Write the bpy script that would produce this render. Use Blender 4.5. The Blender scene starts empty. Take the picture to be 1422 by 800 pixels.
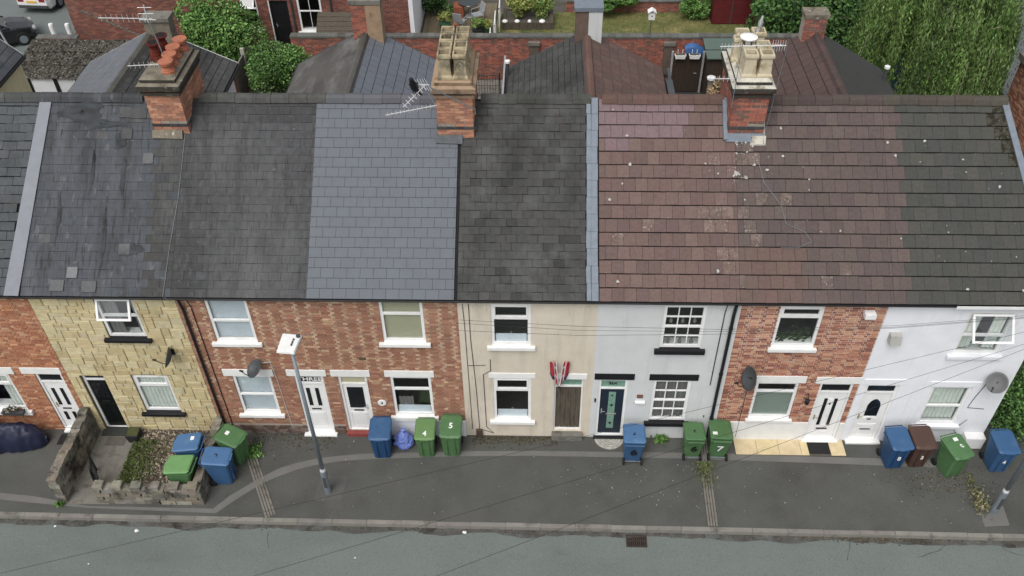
import bpy, math, random
from mathutils import Vector, Matrix, noise as mnoise
random.seed(11)
S = bpy.context.scene
COL = S.collection
R = math.radians

# ------------------------------------------------------------------ camera, sky, sun, exposure
def look(yaw, pitch, roll):
    cy, sy, cp, sp, cr, sr = math.cos(yaw), math.sin(yaw), math.cos(pitch), math.sin(pitch), math.cos(roll), math.sin(roll)
    f = Vector((sy*cp, cy*cp, -sp)); r = Vector((cy, -sy, 0)); u = r.cross(f)
    return cr*r+sr*u, -sr*r+cr*u, f
rr, uu, ff = look(R(-2.202), R(42.772), R(-0.967))
camd = bpy.data.cameras.new('camera'); cam = bpy.data.objects.new('camera', camd); COL.objects.link(cam)
cam.matrix_world = Matrix(((rr.x, uu.x, -ff.x, -1.501), (rr.y, uu.y, -ff.y, -15.992), (rr.z, uu.z, -ff.z, 20.546), (0, 0, 0, 1)))
camd.sensor_width = 36; camd.lens = 1250/1422*36; camd.clip_end = 600
S.camera = cam
SUN_EL, SUN_AZ = 58, 205       # degrees; azimuth measured clockwise from +Y, the sun stands behind and left of the camera
W = bpy.data.worlds.new('World'); S.world = W; W.use_nodes = True
nt = W.node_tree; bg = nt.nodes['Background']
sky = nt.nodes.new('ShaderNodeTexSky'); sky.sky_type = 'NISHITA'; sky.sun_disc = False
sky.sun_elevation = R(SUN_EL); sky.sun_rotation = R(SUN_AZ); sky.air_density = 1.0; sky.dust_density = 4.0; sky.ozone_density = 1.0
hs = nt.nodes.new('ShaderNodeHueSaturation'); hs.inputs['Saturation'].default_value = 0.22   # a grey overcast sky
nt.links.new(sky.outputs[0], hs.inputs['Color']); nt.links.new(hs.outputs[0], bg.inputs[0]); bg.inputs[1].default_value = 0.15
sl = bpy.data.lights.new('sun', 'SUN'); sl.energy = 1.2; sl.angle = R(35); sl.color = (1, .97, .93)
so = bpy.data.objects.new('sun', sl); COL.objects.link(so); so.location = (-10, -30, 40)
sd = Vector((math.sin(R(SUN_AZ))*math.cos(R(SUN_EL)), math.cos(R(SUN_AZ))*math.cos(R(SUN_EL)), math.sin(R(SUN_EL))))
so.rotation_euler = (-sd).to_track_quat('-Z', 'Y').to_euler()
S.view_settings.view_transform = 'Standard'; S.view_settings.look = 'None'; S.view_settings.gamma = 1
S.view_settings.exposure = 0.15

# ------------------------------------------------------------------ helpers
ROOT = {}
def lin(r, g, b, sat=.86):
    v = [((c/255)/12.92 if c/255 <= .04045 else ((c/255+.055)/1.055)**2.4) for c in (r, g, b)]
    y = .25*v[0]+.6*v[1]+.15*v[2]; return tuple(y+(c-y)*sat for c in v)
class MB:
    def __init__(s): s.v = []; s.f = []; s.c = []
    def quad(s, *p, col=None):
        n = len(s.v); s.v += [tuple(q) for q in p]; s.f.append(tuple(range(n, n+len(p)))); s.c.append(col); return s
    def hexa(s, p, col=None):      # p: bottom 4 (ccw), top 4
        n = len(s.v); s.v += [tuple(q) for q in p]
        for f in ((3, 2, 1, 0), (4, 5, 6, 7), (0, 1, 5, 4), (1, 2, 6, 5), (2, 3, 7, 6), (3, 0, 4, 7)):
            s.f.append(tuple(n+i for i in f)); s.c.append(col)
        return s
    def box(s, x0, x1, y0, y1, z0, z1, col=None):
        return s.hexa([(x0, y0, z0), (x1, y0, z0), (x1, y1, z0), (x0, y1, z0), (x0, y0, z1), (x1, y0, z1), (x1, y1, z1), (x0, y1, z1)], col)
    def extrude(s, poly, d, col=None):
        n = len(s.v); k = len(poly); d = Vector(d)
        s.v += [tuple(p) for p in poly] + [tuple(Vector(p)+d) for p in poly]
        s.f.append(tuple(range(n, n+k))[::-1]); s.f.append(tuple(range(n+k, n+2*k))); s.c += [col]*2
        for i in range(k):
            j = (i+1) % k; s.f.append((n+i, n+j, n+k+j, n+k+i)); s.c.append(col)
        return s
    def tube(s, pts, r, n=8, cap=True, col=None):
        pts = [Vector(p) for p in pts]; rs = r if isinstance(r, (list, tuple)) else [r]*len(pts)
        base = len(s.v); side = None
        for i, p in enumerate(pts):
            t = (pts[min(i+1, len(pts)-1)]-pts[max(i-1, 0)]).normalized()
            if side is None or abs(t.dot(side)) > .95:
                a = Vector((0, 0, 1)) if abs(t.z) < .9 else Vector((1, 0, 0)); side = t.cross(a).normalized()
            side = (side-t*side.dot(t)).normalized(); up = t.cross(side)
            for k in range(n):
                an = 2*math.pi*k/n; s.v.append(tuple(p+(side*math.cos(an)+up*math.sin(an))*rs[i]))
        for i in range(len(pts)-1):
            for k in range(n):
                a = base+i*n+k; b = base+i*n+(k+1) % n; s.f.append((a, b, b+n, a+n)); s.c.append(col)
        if cap:
            s.f.append(tuple(base+k for k in range(n))[::-1]); s.f.append(tuple(base+(len(pts)-1)*n+k for k in range(n))); s.c += [col]*2
        return s
    def lathe(s, prof, c=(0, 0, 0), n=20, sq=False, col=None, axis='z'):
        base = len(s.v)
        for r, z in prof:
            for k in range(n):
                an = 2*math.pi*(k+.5)/n; x, y = r*math.cos(an), r*math.sin(an)
                if sq: m = max(abs(math.cos(an)), abs(math.sin(an))); x, y = x/m, y/m
                p = (x, y, z) if axis == 'z' else ((z, x, y) if axis == 'x' else (x, z, y))
                s.v.append((c[0]+p[0], c[1]+p[1], c[2]+p[2]))
        for i in range(len(prof)-1):
            for k in range(n):
                a = base+i*n+k; b = base+i*n+(k+1) % n; s.f.append((a, b, b+n, a+n)); s.c.append(col)
        s.f.append(tuple(base+k for k in range(n))[::-1]); s.f.append(tuple(base+(len(prof)-1)*n+k for k in range(n))); s.c += [col]*2
        return s
    def skew(s, k): s.v = [(x-k*y, y, z) for x, y, z in s.v]; return s
    def mesh(s, name, mat=None, smooth=False):
        me = bpy.data.meshes.new(name); me.from_pydata(s.v, [], s.f)
        if any(c is not None for c in s.c):
            at = me.attributes.new('Col', 'FLOAT_COLOR', 'FACE')
            flat = []
            for c in s.c: flat += list(c if c else (1, 1, 1))[:3]+[1]
            at.data.foreach_set('color', flat)
        if mat: me.materials.append(mat)
        if smooth: me.polygons.foreach_set('use_smooth', [True]*len(me.polygons))
        me.update(); return me
    def build(s, name, mat, parent=None, smooth=False, local=False, bevel=0, sub=0):
        o = obj(name, s.mesh(name, mat, smooth), parent, local)
        if bevel:
            m = o.modifiers.new('bevel', 'BEVEL'); m.width = bevel; m.segments = 2; m.limit_method = 'ANGLE'
        if sub:
            m = o.modifiers.new('sub', 'SUBSURF'); m.levels = sub; m.render_levels = sub
        return o
def obj(name, me, parent=None, local=False):
    o = bpy.data.objects.new(name, me); COL.objects.link(o)
    if parent is not None:
        o.parent = parent
        if not local and parent.name in ROOT: o.matrix_parent_inverse = Matrix.Translation(-ROOT[parent.name])
    return o
def piece(name, me, parent, loc, rot=(0, 0, 0), scale=None, color=None, local=False):
    o = bpy.data.objects.new(name, me); COL.objects.link(o); o.parent = parent
    if not local and parent.name in ROOT: o.matrix_parent_inverse = Matrix.Translation(-ROOT[parent.name])
    o.location = loc; o.rotation_euler = rot
    if scale: o.scale = scale
    if color: o.color = (*color, 1)
    return o
def tag(o, label, cat, group=None):
    o['label'] = label; o['category'] = cat
    if group: o['group'] = group
    return o
def thing(name, label, cat, loc=(0, 0, 0), rz=0, group=None, world=False):
    o = bpy.data.objects.new(name, None); COL.objects.link(o); o.location = loc; o.rotation_euler = (0, 0, rz); o.empty_display_size = .2
    if world: ROOT[o.name] = Vector(loc)
    return tag(o, label, cat, group)
def struct(o): o['kind'] = 'structure'; return o
def stuff(o): o['kind'] = 'stuff'; return o
def jit(c, a=.1, h=.03):
    k = 1+random.uniform(-a, a); return tuple(max(0.004, x*k*(1+random.uniform(-h, h))) for x in c)
def rects_minus(r, holes):
    out = [r]
    for h in holes:
        nx = []
        for (x0, x1, z0, z1) in out:
            if h[0] >= x1 or h[1] <= x0 or h[2] >= z1 or h[3] <= z0: nx.append((x0, x1, z0, z1)); continue
            if h[2] > z0: nx.append((x0, x1, z0, h[2]))
            if h[3] < z1: nx.append((x0, x1, h[3], z1))
            a, b = max(z0, h[2]), min(z1, h[3])
            if h[0] > x0: nx.append((x0, h[0], a, b))
            if h[1] < x1: nx.append((h[1], x1, a, b))
        out = nx
    return out
FONT = {}
def text_mesh(t, size, mat, depth=.003):
    k = (t, size, mat.name)
    if k not in FONT:
        cu = bpy.data.curves.new('lettering', 'FONT'); cu.body = t; cu.size = size; cu.extrude = depth; cu.align_x = 'CENTER'; cu.align_y = 'CENTER'; cu.offset = size*.02; cu.resolution_u = 3
        o = bpy.data.objects.new('lettering', cu); COL.objects.link(o)
        dg = bpy.context.evaluated_depsgraph_get()
        me = bpy.data.meshes.new_from_object(o.evaluated_get(dg)); me.materials.clear(); me.materials.append(mat)
        bpy.data.objects.remove(o); bpy.data.curves.remove(cu); FONT[k] = me
    return FONT[k]

# ------------------------------------------------------------------ materials
MATS = {}
def mat(name, base, rough=.85, var=.12, scale=5, bump=0, bscale=40, layers=(), piece=False, attr=False, spec=.3, metal=0, stretch=(1, 1, 1), fine=0):
    m = bpy.data.materials.new(name); m.use_nodes = True; MATS[name] = m
    N, L = m.node_tree.nodes, m.node_tree.links; P = N['Principled BSDF']
    P.inputs['Roughness'].default_value = rough; P.inputs['Specular IOR Level'].default_value = spec; P.inputs['Metallic'].default_value = metal
    geo = N.new('ShaderNodeNewGeometry')
    def vec(st):
        v = N.new('ShaderNodeVectorMath'); v.operation = 'MULTIPLY'; L.new(geo.outputs['Position'], v.inputs[0]); v.inputs[1].default_value = st; return v.outputs[0]
    def nz(sc, st=(1, 1, 1), det=5):
        n = N.new('ShaderNodeTexNoise'); n.inputs['Scale'].default_value = sc; n.inputs['Detail'].default_value = det; n.inputs['Roughness'].default_value = .6
        L.new(vec(st), n.inputs['Vector']); return n.outputs['Fac']
    def mix(kind, fac, a, b):
        x = N.new('ShaderNodeMix'); x.data_type = 'RGBA'; x.blend_type = kind
        for i, val in ((0, fac), (6, a), (7, b)):
            if hasattr(val, 'links') or hasattr(val, 'is_linked'): L.new(val, x.inputs[i])
            else: x.inputs[i].default_value = val if i == 0 else (*val, 1)
        return x.outputs[2]
    c = N.new('ShaderNodeRGB'); c.outputs[0].default_value = (*base, 1); c = c.outputs[0]
    if piece: oi = N.new('ShaderNodeObjectInfo'); c = mix('MULTIPLY', 1.0, c, oi.outputs['Color'])
    if attr:
        a = N.new('ShaderNodeAttribute'); a.attribute_name = 'Col'; c = mix('MULTIPLY', 1.0, c, a.outputs['Color'])
    def vary(c, sc, amt, st):
        r = N.new('ShaderNodeMapRange'); r.inputs[1].default_value = .3; r.inputs[2].default_value = .7; r.inputs[3].default_value = 1-amt; r.inputs[4].default_value = 1+amt
        L.new(nz(sc, st), r.inputs[0]); g = N.new('ShaderNodeCombineColor')
        for i in range(3): L.new(r.outputs[0], g.inputs[i])
        return mix('MULTIPLY', 1.0, c, g.outputs[0])
    if var: c = vary(c, scale, var, stretch)
    if fine: c = vary(c, 90, fine, (1, 1, 1))
    for ly in layers:
        col, sc, lo, hi = ly[:4]; st = ly[4] if len(ly) > 4 else (1, 1, 1); k = ly[5] if len(ly) > 5 else 1
        r = N.new('ShaderNodeMapRange'); r.inputs[1].default_value = lo; r.inputs[2].default_value = hi; r.inputs[4].default_value = k
        L.new(nz(sc, st), r.inputs[0]); c = mix('MIX', r.outputs[0], c, col)
    L.new(c, P.inputs['Base Color'])
    if bump:
        b = N.new('ShaderNodeBump'); b.inputs['Strength'].default_value = bump; b.inputs['Distance'].default_value = .02
        L.new(nz(bscale), b.inputs['Height']); L.new(b.outputs[0], P.inputs['Normal'])
    return m
def glassmat(name, tint=(.9, .93, .93), refl=.9):
    m = bpy.data.materials.new(name); m.use_nodes = True; N, L = m.node_tree.nodes, m.node_tree.links
    N.remove(N['Principled BSDF']); out = N['Material Output']
    t = N.new('ShaderNodeBsdfTransparent'); t.inputs[0].default_value = (*tint, 1)
    g = N.new('ShaderNodeBsdfGlossy'); g.inputs['Roughness'].default_value = .03; g.inputs[0].default_value = (refl, refl, refl, 1)
    fr = N.new('ShaderNodeFresnel'); gb = N.new('ShaderNodeNewGeometry'); io = N.new('ShaderNodeMath'); io.operation = 'MULTIPLY_ADD'
    io.inputs[1].default_value = 1/1.9-1.9; io.inputs[2].default_value = 1.9; L.new(gb.outputs['Backfacing'], io.inputs[0]); L.new(io.outputs[0], fr.inputs[0])   # a thin pane: the same on both sides
    mx = N.new('ShaderNodeMixShader'); L.new(fr.outputs[0], mx.inputs[0]); L.new(t.outputs[0], mx.inputs[1]); L.new(g.outputs[0], mx.inputs[2]); L.new(mx.outputs[0], out.inputs[0])
    return m
def leafmat(name, var=.25):
    m = mat(name, (1, 1, 1), .6, var, 1.5, attr=True, spec=.25)
    P = m.node_tree.nodes['Principled BSDF']
    return m
LICH = lin(168, 165, 150)
GLASS = glassmat('window_glass')
UPVC = mat('white_upvc', (.78, .78, .77), .35, .05, 3, layers=(((.5, .49, .46), 2.2, .62, .85, (1, 1, .4), .5),))
WPAINT = mat('white_painted_stone', (.76, .76, .74), .6, .05, 4, .05, layers=(((.45, .43, .38), 3, .62, .85, (1, 1, 1), .6),))
BPAINT = mat('black_paint', (.012, .012, .014), .5, .2, 4)
BLACKP = mat('black_plastic', (.014, .014, .016), .45, .15, 4)
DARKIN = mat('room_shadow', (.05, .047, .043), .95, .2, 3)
MORTAR = mat('lime_mortar', (.36, .32, .27), .95, .15, 6, .2)
MORTARL = mat('pale_mortar', (.56, .52, .47), .95, .12, 6, .2)
BRICKO = mat('brick_face', (1, 1, 1), .9, .16, 18, .25, 60, piece=True, layers=(((.10, .085, .07), 1.1, .54, .80, (1, 1, 1), .3), (lin(170, 150, 132), .8, .56, .75, (1, 1, 1), .18)))
BRICKS = mat('brick_face_mass', (1, 1, 1), .9, .16, 18, .25, 60, attr=True, layers=(((.10, .085, .07), 1.1, .54, .80, (1, 1, 1), .3), (lin(170, 150, 132), .8, .56, .75, (1, 1, 1), .18)))
STONE = mat('yellow_stone', (1, 1, 1), .9, .14, 7, .4, 30, piece=True, layers=(((.16, .13, .07), 1.3, .56, .8, (1, 1, 1), .5),))
CREAM = mat('cream_render', lin(206, 195, 176), .9, .07, 2, .35, 60, layers=((lin(164, 153, 136), 1.2, .48, .78, (2.4, 1, .28), .6), (lin(216, 206, 190), .9, .5, .7, (1, 1, 1), .5), (lin(136, 126, 112), 5, .60, .74, (3, 1, .3), .45)))
GREYR = mat('grey_render', lin(200, 203, 203), .85, .05, 2, .25, 50, layers=((lin(158, 160, 156), 1.5, .56, .82, (3, 1, .25), .5), (lin(140, 141, 137), 6, .66, .76, (3, 1, .4), .35)))
WHITER = mat('white_render', lin(226, 228, 233), .85, .05, 2, .15, 40, layers=((lin(176, 178, 178), 1.4, .56, .84, (3, 1, .25), .5), (lin(150, 148, 140), 5, .66, .76, (3, 1, .4), .35)))
LEAD = mat('lead_sheet', lin(112, 122, 133), .55, .12, 6, .15, 12)
SLATEN = mat('new_slate', (1, 1, 1), .55, .06, 2.5, .08, 30, piece=True, layers=((lin(88, 92, 100), .7, .5, .75, (1, 1, 1), .5),))
SLATEO = mat('old_slate', (1, 1, 1), .8, .14, 9, .35, 30, piece=True, layers=((lin(92, 93, 92), 1.1, .52, .70, (1, 1, 1), .6), (lin(40, 40, 39), .8, .50, .70, (1.3, .7, .7), .6), (lin(108, 108, 104), 12, .66, .74, (1, 1, 1), .5)))
SLATEC = mat('coated_slate_blue', (1, 1, 1), .65, .16, 7, .5, 14, piece=True, layers=((lin(46, 48, 51), .9, .48, .62, (2.2, .45, .45), .8), (lin(92, 96, 101), .7, .54, .68, (1.6, .4, .4), .5), (lin(110, 110, 106), 6.0, .68, .74, (1, 1, 1), .6), (lin(36, 36, 37), 3.4, .58, .64, (4.5, .35, .35), .75), (lin(104, 107, 110), 5, .60, .67, (1.4, .6, .6), .45)))
SLATED = mat('coated_slate_black', (1, 1, 1), .7, .2, 7, .5, 16, piece=True, layers=((lin(96, 97, 97), .55, .50, .70, (1.2, .55, .55), .5), (lin(50, 49, 48), 1.0, .50, .64, (2.4, .4, .4), .5), (lin(44, 43, 42), 3.6, .58, .64, (4.5, .4, .4), .55), (lin(92, 92, 91), 6, .56, .66, (1.5, .6, .6), .35), (lin(130, 130, 126), 8.0, .68, .73, (1, 1, 1), .6)))
TILE = mat('concrete_tile', (1, 1, 1), .9, .13, 14, .3, 50, piece=True, layers=((lin(170, 165, 155), 26, .70, .74, (1, 1, 1), .7), (lin(60, 55, 48), 2.2, .60, .8, (1, 1, 1), .45)))
TILEL = mat('lichen_tile', (1, 1, 1), .95, .16, 14, .5, 50, piece=True, layers=((lin(140, 122, 114), 3.2, .50, .64, (1, 1, 1), .35), (lin(176, 168, 156), 22, .60, .66, (1, 1, 1), .7), (lin(66, 56, 48), 9, .62, .68, (1, 1, 1), .7)))
TILEM = mat('mossy_tile', (1, 1, 1), .95, .2, 14, .6, 50, piece=True, layers=((lin(38, 36, 22), 7, .42, .52, (1, 1, 1), .95), (lin(120, 118, 106), 20, .6, .66, (1, 1, 1), .8)))
DECK = mat('underlay_shade_black', (.02, .02, .02), .95, .1, 4)  # black underlay; seen through the course gaps it paints their shadow lines
ASPH = mat('road_asphalt', lin(105, 113, 109), .95, .06, .6, .3, 150, fine=.22, spec=.15, layers=((lin(92, 98, 95), .35, .45, .65, (.3, 1.2, 1), .6), (lin(72, 76, 73), 1.5, .64, .8, (.4, 1.5, 1), .4), (lin(132, 138, 134), 28, .56, .68, (1, 1, 1), .45), (lin(66, 70, 68), 22, .58, .68, (1, 1, 1), .4)))
FOOT = mat('footway_asphalt', lin(80, 81, 77), .95, .14, .7, .25, 120, fine=.18, layers=((lin(86, 83, 76), .9, .55, .75, (1, 1, 1), .45), (lin(58, 57, 52), .5, .5, .7, (1, 1, 1), .5), (lin(112, 110, 104), 26, .58, .68, (1, 1, 1), .4), (lin(48, 48, 45), 20, .58, .68, (1, 1, 1), .4)))
FOOTL = mat('worn_concrete_band', lin(106, 105, 101), .92, .1, 1.5, .2, 90, fine=.14)
CONC = mat('weathered_concrete', lin(116, 112, 104), .92, .14, 4, .3, 60, layers=((lin(70, 66, 58), 3, .52, .75),), fine=.12)
KERBM = mat('kerb_concrete', lin(122, 119, 112), .9, .12, 3, .25, 60, piece=True, layers=((lin(78, 74, 68), 2, .54, .75),), fine=.1)
GWALL = mat('garden_wall_stone', (1, 1, 1), .95, .22, 7, .6, 25, piece=True, layers=((lin(56, 53, 46), 2.6, .48, .66), (lin(150, 144, 132), 5, .62, .7, (1, 1, 1), .5), (lin(84, 84, 52), 2, .60, .75, (1, 1, 1), .5)))
MOSS = mat('moss', lin(74, 78, 40), .95, .3, 12, .6, 50)
STEEL = mat('galvanised_steel', lin(128, 138, 146), .5, .1, 6, metal=.35)
DGREY = mat('dark_grey_plastic', lin(70, 74, 76), .5, .1, 4)
ALU = mat('aluminium_aerial', lin(205, 205, 205), .4, .05, 5, metal=.2)
WIREM = mat('cable_sheath', lin(36, 36, 38), .6, 0)
WOODG = mat('weathered_wood', lin(88, 80, 68), .85, .25, 6, .3, 30, stretch=(8, 8, .6), layers=((lin(58, 50, 42), 4, .5, .7, (6, 6, .5)),))
TERRA = mat('terracotta', lin(164, 96, 70), .85, .12, 8, .15, piece=True, layers=((lin(120, 80, 64), 5, .55, .75),))
BUFFPOT = mat('buff_clay', lin(172, 156, 122), .85, .18, 7, .3, layers=((lin(92, 84, 68), 3, .46, .64), (lin(196, 186, 156), 6, .55, .7, (1, 1, 1), .5)))
SOOTHOLE = mat('soot_and_hole_shade', (.012, .011, .010), .95, 0)  # sooty black that also paints the shade inside flues, entrance hole and sump
GRASSG = mat('lawn_ground', lin(98, 100, 50), .95, .2, 1.2, .5, 60, layers=((lin(140, 128, 78), .7, .50, .68), (lin(58, 80, 30), 1.0, .55, .7)), fine=.2)
SOIL = mat('yard_ground', lin(86, 82, 74), .95, .2, 1.5, .3, 40, layers=((lin(60, 62, 44), .9, .5, .7),), fine=.15)
BARK = mat('bark', lin(104, 96, 84), .95, .25, 9, .5, 20)
LEAF = leafmat('leaves')
GLOSSW = mat('car_paint_white', (.76, .77, .77), .15, 0, spec=.6)
GLOSSK = mat('car_paint_black', (.012, .013, .016), .15, 0, spec=.6)
GLOSSS = mat('car_paint_silver', lin(140, 146, 156), .25, 0, metal=.5, spec=.6)
TYRE = mat('tyre_rubber', (.014, .014, .014), .85, .1)
CARGL = mat('car_glass', (.02, .028, .03), .06, 0, spec=.8)
RED = mat('red_plastic', lin(150, 24, 30), .4, .1)
YELP = mat('number_plate_yellow', lin(226, 176, 30), .5, .05)
# ------------------------------------------------------------------ the setting: ground, road, pavement, kerb
def kerb_y(x): return -2.785-.006*(x+15.7)
struct(MB().quad((-150, 8, -.02), (150, 8, -.02), (150, 260, -.02), (-150, 260, -.02)).build('ground', SOIL))
struct(MB().quad((-150, -150, -.115), (150, -150, -.115), (150, kerb_y(150)-.1, -.115), (-150, kerb_y(-150)-.1, -.115)).build('road', ASPH))
pav = struct(MB().quad((-60, kerb_y(-60), 0), (60, kerb_y(60), 0), (60, 8.2, 0), (-60, 8.2, 0)).build('pavement', FOOT))
kerb = struct(MB().quad((-60, kerb_y(-60)-.13, -.03), (60, kerb_y(60)-.13, -.03), (60, kerb_y(60), -.03), (-60, kerb_y(-60), -.03)).build('kerb', CONC))
ks = MB().hexa([(-.452, -.142, -.2), (.452, -.142, -.2), (.452, 0, -.2), (-.452, 0, -.2), (-.452, -.122, .006), (.452, -.122, .006), (.452, 0, .008), (-.452, 0, .008)]).mesh('kerb_stone', KERBM)
for i in range(42):
    x = -19.2+i*.915
    piece('kerb_stone', ks, kerb, (x, kerb_y(x)+random.uniform(-.006, .006), random.uniform(-.008, .006)), (0, 0, -.006+random.uniform(-.006, .006)), color=jit((1, 1, 1), .1, .02))
bot = [(-17, -2.36), (-15.97, -2.40), (-15.15, -2.48), (-13.5, -2.62), (-9.99, -2.72), (-9.53, -2.26), (-8.95, -1.74), (-8.52, -1.49), (-8.1, -1.28), (-7.59, -1.11), (-6.9, -.97), (-6.01, -.89), (-3.6, -.75), (-1.58, -.70), (2.63, -.72), (5.6, -.79), (9.5, -.9)]
top = [(-17, -2.16), (-15.97, -2.2), (-15.1, -2.28), (-13.5, -2.56), (-10.1, -2.58), (-9.75, -2.16), (-9.1, -1.6), (-8.6, -1.24), (-8.15, -1.06), (-7.63, -.9), (-6.95, -.79), (-6.44, -.72), (-3.61, -.58), (-1.58, -.53), (3.64, -.52), (5.6, -.58), (9.5, -.64)]
m = MB()
for i in range(len(bot)-1): m.quad((*bot[i], .005), (*bot[i+1], .005), (*top[i+1], .005), (*top[i], .005))
struct(m.build('concrete_band', FOOTL))
m = MB(); n = 260; xs = [-30+60*i/n for i in range(n+1)]; ws = [.10+.16*max(0, mnoise.noise(Vector((x*.9, 3.1, 0)))+.35)+.05*mnoise.noise(Vector((x*5, 1.7, 0))) for x in xs]
for i in range(n): m.quad((xs[i], kerb_y(xs[i])-.13-max(.03, ws[i]), -.111), (xs[i+1], kerb_y(xs[i+1])-.13-max(.03, ws[i+1]), -.111), (xs[i+1], kerb_y(xs[i+1])-.1, -.111), (xs[i], kerb_y(xs[i])-.1, -.111))
struct(m.build('road_channel', mat('channel_grime', lin(80, 79, 75), .95, .25, 4, .3, 40, fine=.2, layers=((lin(92, 96, 94), 2.5, .52, .66), (lin(48, 44, 38), 1.4, .55, .7)))))
# grime along the channel of the road and along the house fronts, loose bits of litter
def flecks(name, n, fn, col, size, mat_, z):
    m = MB()
    for i in range(n):
        x, y = fn(); s = random.uniform(.4, 1)*size; a = random.uniform(0, 6.28); h = random.uniform(.004, .02)
        d1 = Vector((math.cos(a), math.sin(a), 0))*s; d2 = Vector((-math.sin(a), math.cos(a), 0))*s*random.uniform(.4, .9)
        p = Vector((x, y, z)); c = jit(random.choice(col), .25)
        m.hexa([p-d1-d2, p+d1-d2, p+d1+d2, p-d1+d2]+[q+Vector((0, 0, h)) for q in (p-d1*.6-d2*.6, p+d1*.6-d2*.6, p+d1*.6+d2*.6, p-d1*.6+d2*.6)], c)
    return stuff(m.build(name, mat_))
FLK = mat('scattered_bits', (1, 1, 1), .9, .1, 10, attr=True)
def gut():
    x = random.uniform(-16, 11.5) if random.random() < .6 else random.gauss(7, 1.0); return x, kerb_y(x)-.15-abs(random.gauss(0, .06))
tag(flecks('gutter_debris', 900, gut, [lin(70, 62, 44), lin(86, 76, 54), lin(52, 48, 40), lin(110, 100, 78)], .022, FLK, -.113), 'leaf litter and grit lying in the road channel by the kerb', 'debris')
def pavbits():
    r = random.random()
    if r < .3: return random.gauss(1.2, 1.1), random.uniform(-2.4, -.9)
    if r < .55: return random.gauss(9.7, .7), random.gauss(-1.8, .45)
    return random.uniform(-9.4, 10.8), random.uniform(-2.7, -.1)
tag(flecks('pavement_crumbs', 260, pavbits, [lin(150, 148, 138), lin(120, 112, 90), lin(178, 172, 160)], .014, FLK, .001), 'pale crumbs, chips and droppings scattered on the dark pavement', 'debris')
def mossfn():
    r = random.random()
    if r < .45: return random.uniform(-3.3, -.9), -abs(random.gauss(0, .16))-.02
    if r < .7: return random.gauss(9.6, .7), random.gauss(-1.35, .28)
    return random.uniform(-9.6, -7.2), -abs(random.gauss(0, .3))-.02
tag(flecks('pavement_moss', 1500, mossfn, [lin(66, 62, 34), lin(58, 52, 36), lin(80, 76, 44), lin(74, 58, 42)], .022, FLK, .001), 'moss and dead leaves gathered on the pavement against the walls', 'moss')
def litterbit(x, y, z, s, label):
    m = MB(); n = 7; pts = [Vector((x+math.cos(i/n*6.28)*s*random.uniform(.5, 1.2), y+math.sin(i/n*6.28)*s*random.uniform(.4, .9), z+random.uniform(.0, .015))) for i in range(n)]
    c = Vector((x, y, z+s*.5))
    for i in range(n): m.quad(pts[i], pts[(i+1) % n], c)
    m.quad(*[p-Vector((0, 0, .002)) for p in pts[::-1]])
    tag(m.build('litter', WPAINT), label, 'litter', 'white litter on the road')
for (x, y, z, s, l) in ((-3.35, -3.1, -.112, .075, 'crumpled white scrap against the kerb in front of the green bins'), (-12.0, -3.22, -.112, .07, 'white scrap on the road in front of the low garden wall'),
                        (-14.2, -3.12, -.112, .04, 'small white scrap on the road left of the garden entrance'), (-6.1, -3.9, -.112, .03, 'tiny white scrap out on the road near the left lamp post'), (-12.9, -4.2, -.112, .025, 'tiny white speck out on the road at lower left')):
    litterbit(x, y, z, s, l)

# hairline cracks and a trench seam in the road
def crack(x, y, ang, ln, w=.007):
    m = MB(); p = Vector((x, y, -.1125)); q = []; n = int(ln/.08)
    for i in range(n+1): q.append((p.copy(), w*random.uniform(.4, 1.3))); ang += random.gauss(0, .13); p += Vector((math.cos(ang), math.sin(ang), 0))*.08
    for (u, wu), (v, wv) in zip(q, q[1:]):
        d = (v-u).normalized(); nn = Vector((-d.y, d.x, 0)); m.quad(u-nn*wu, v-nn*wv, v+nn*wv, u+nn*wu)
    return m
ckm = mat('crack_fill', lin(48, 50, 49), .95, .2, 8)
m = MB()
for (x, y, a_, l_) in ((10.4, -3.15, -1.1, 1.5), (6.6, -3.2, -1.6, .6), (-8.5, -3.2, -1.3, .5), (8.2, -3.6, .1, 1.2)):
    k = crack(x, y, a_, l_); o = len(m.v); m.v += k.v; m.f += [tuple(i+o for i in f) for f in k.f]; m.c += k.c
struct(m.build('road_cracks', ckm))
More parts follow.
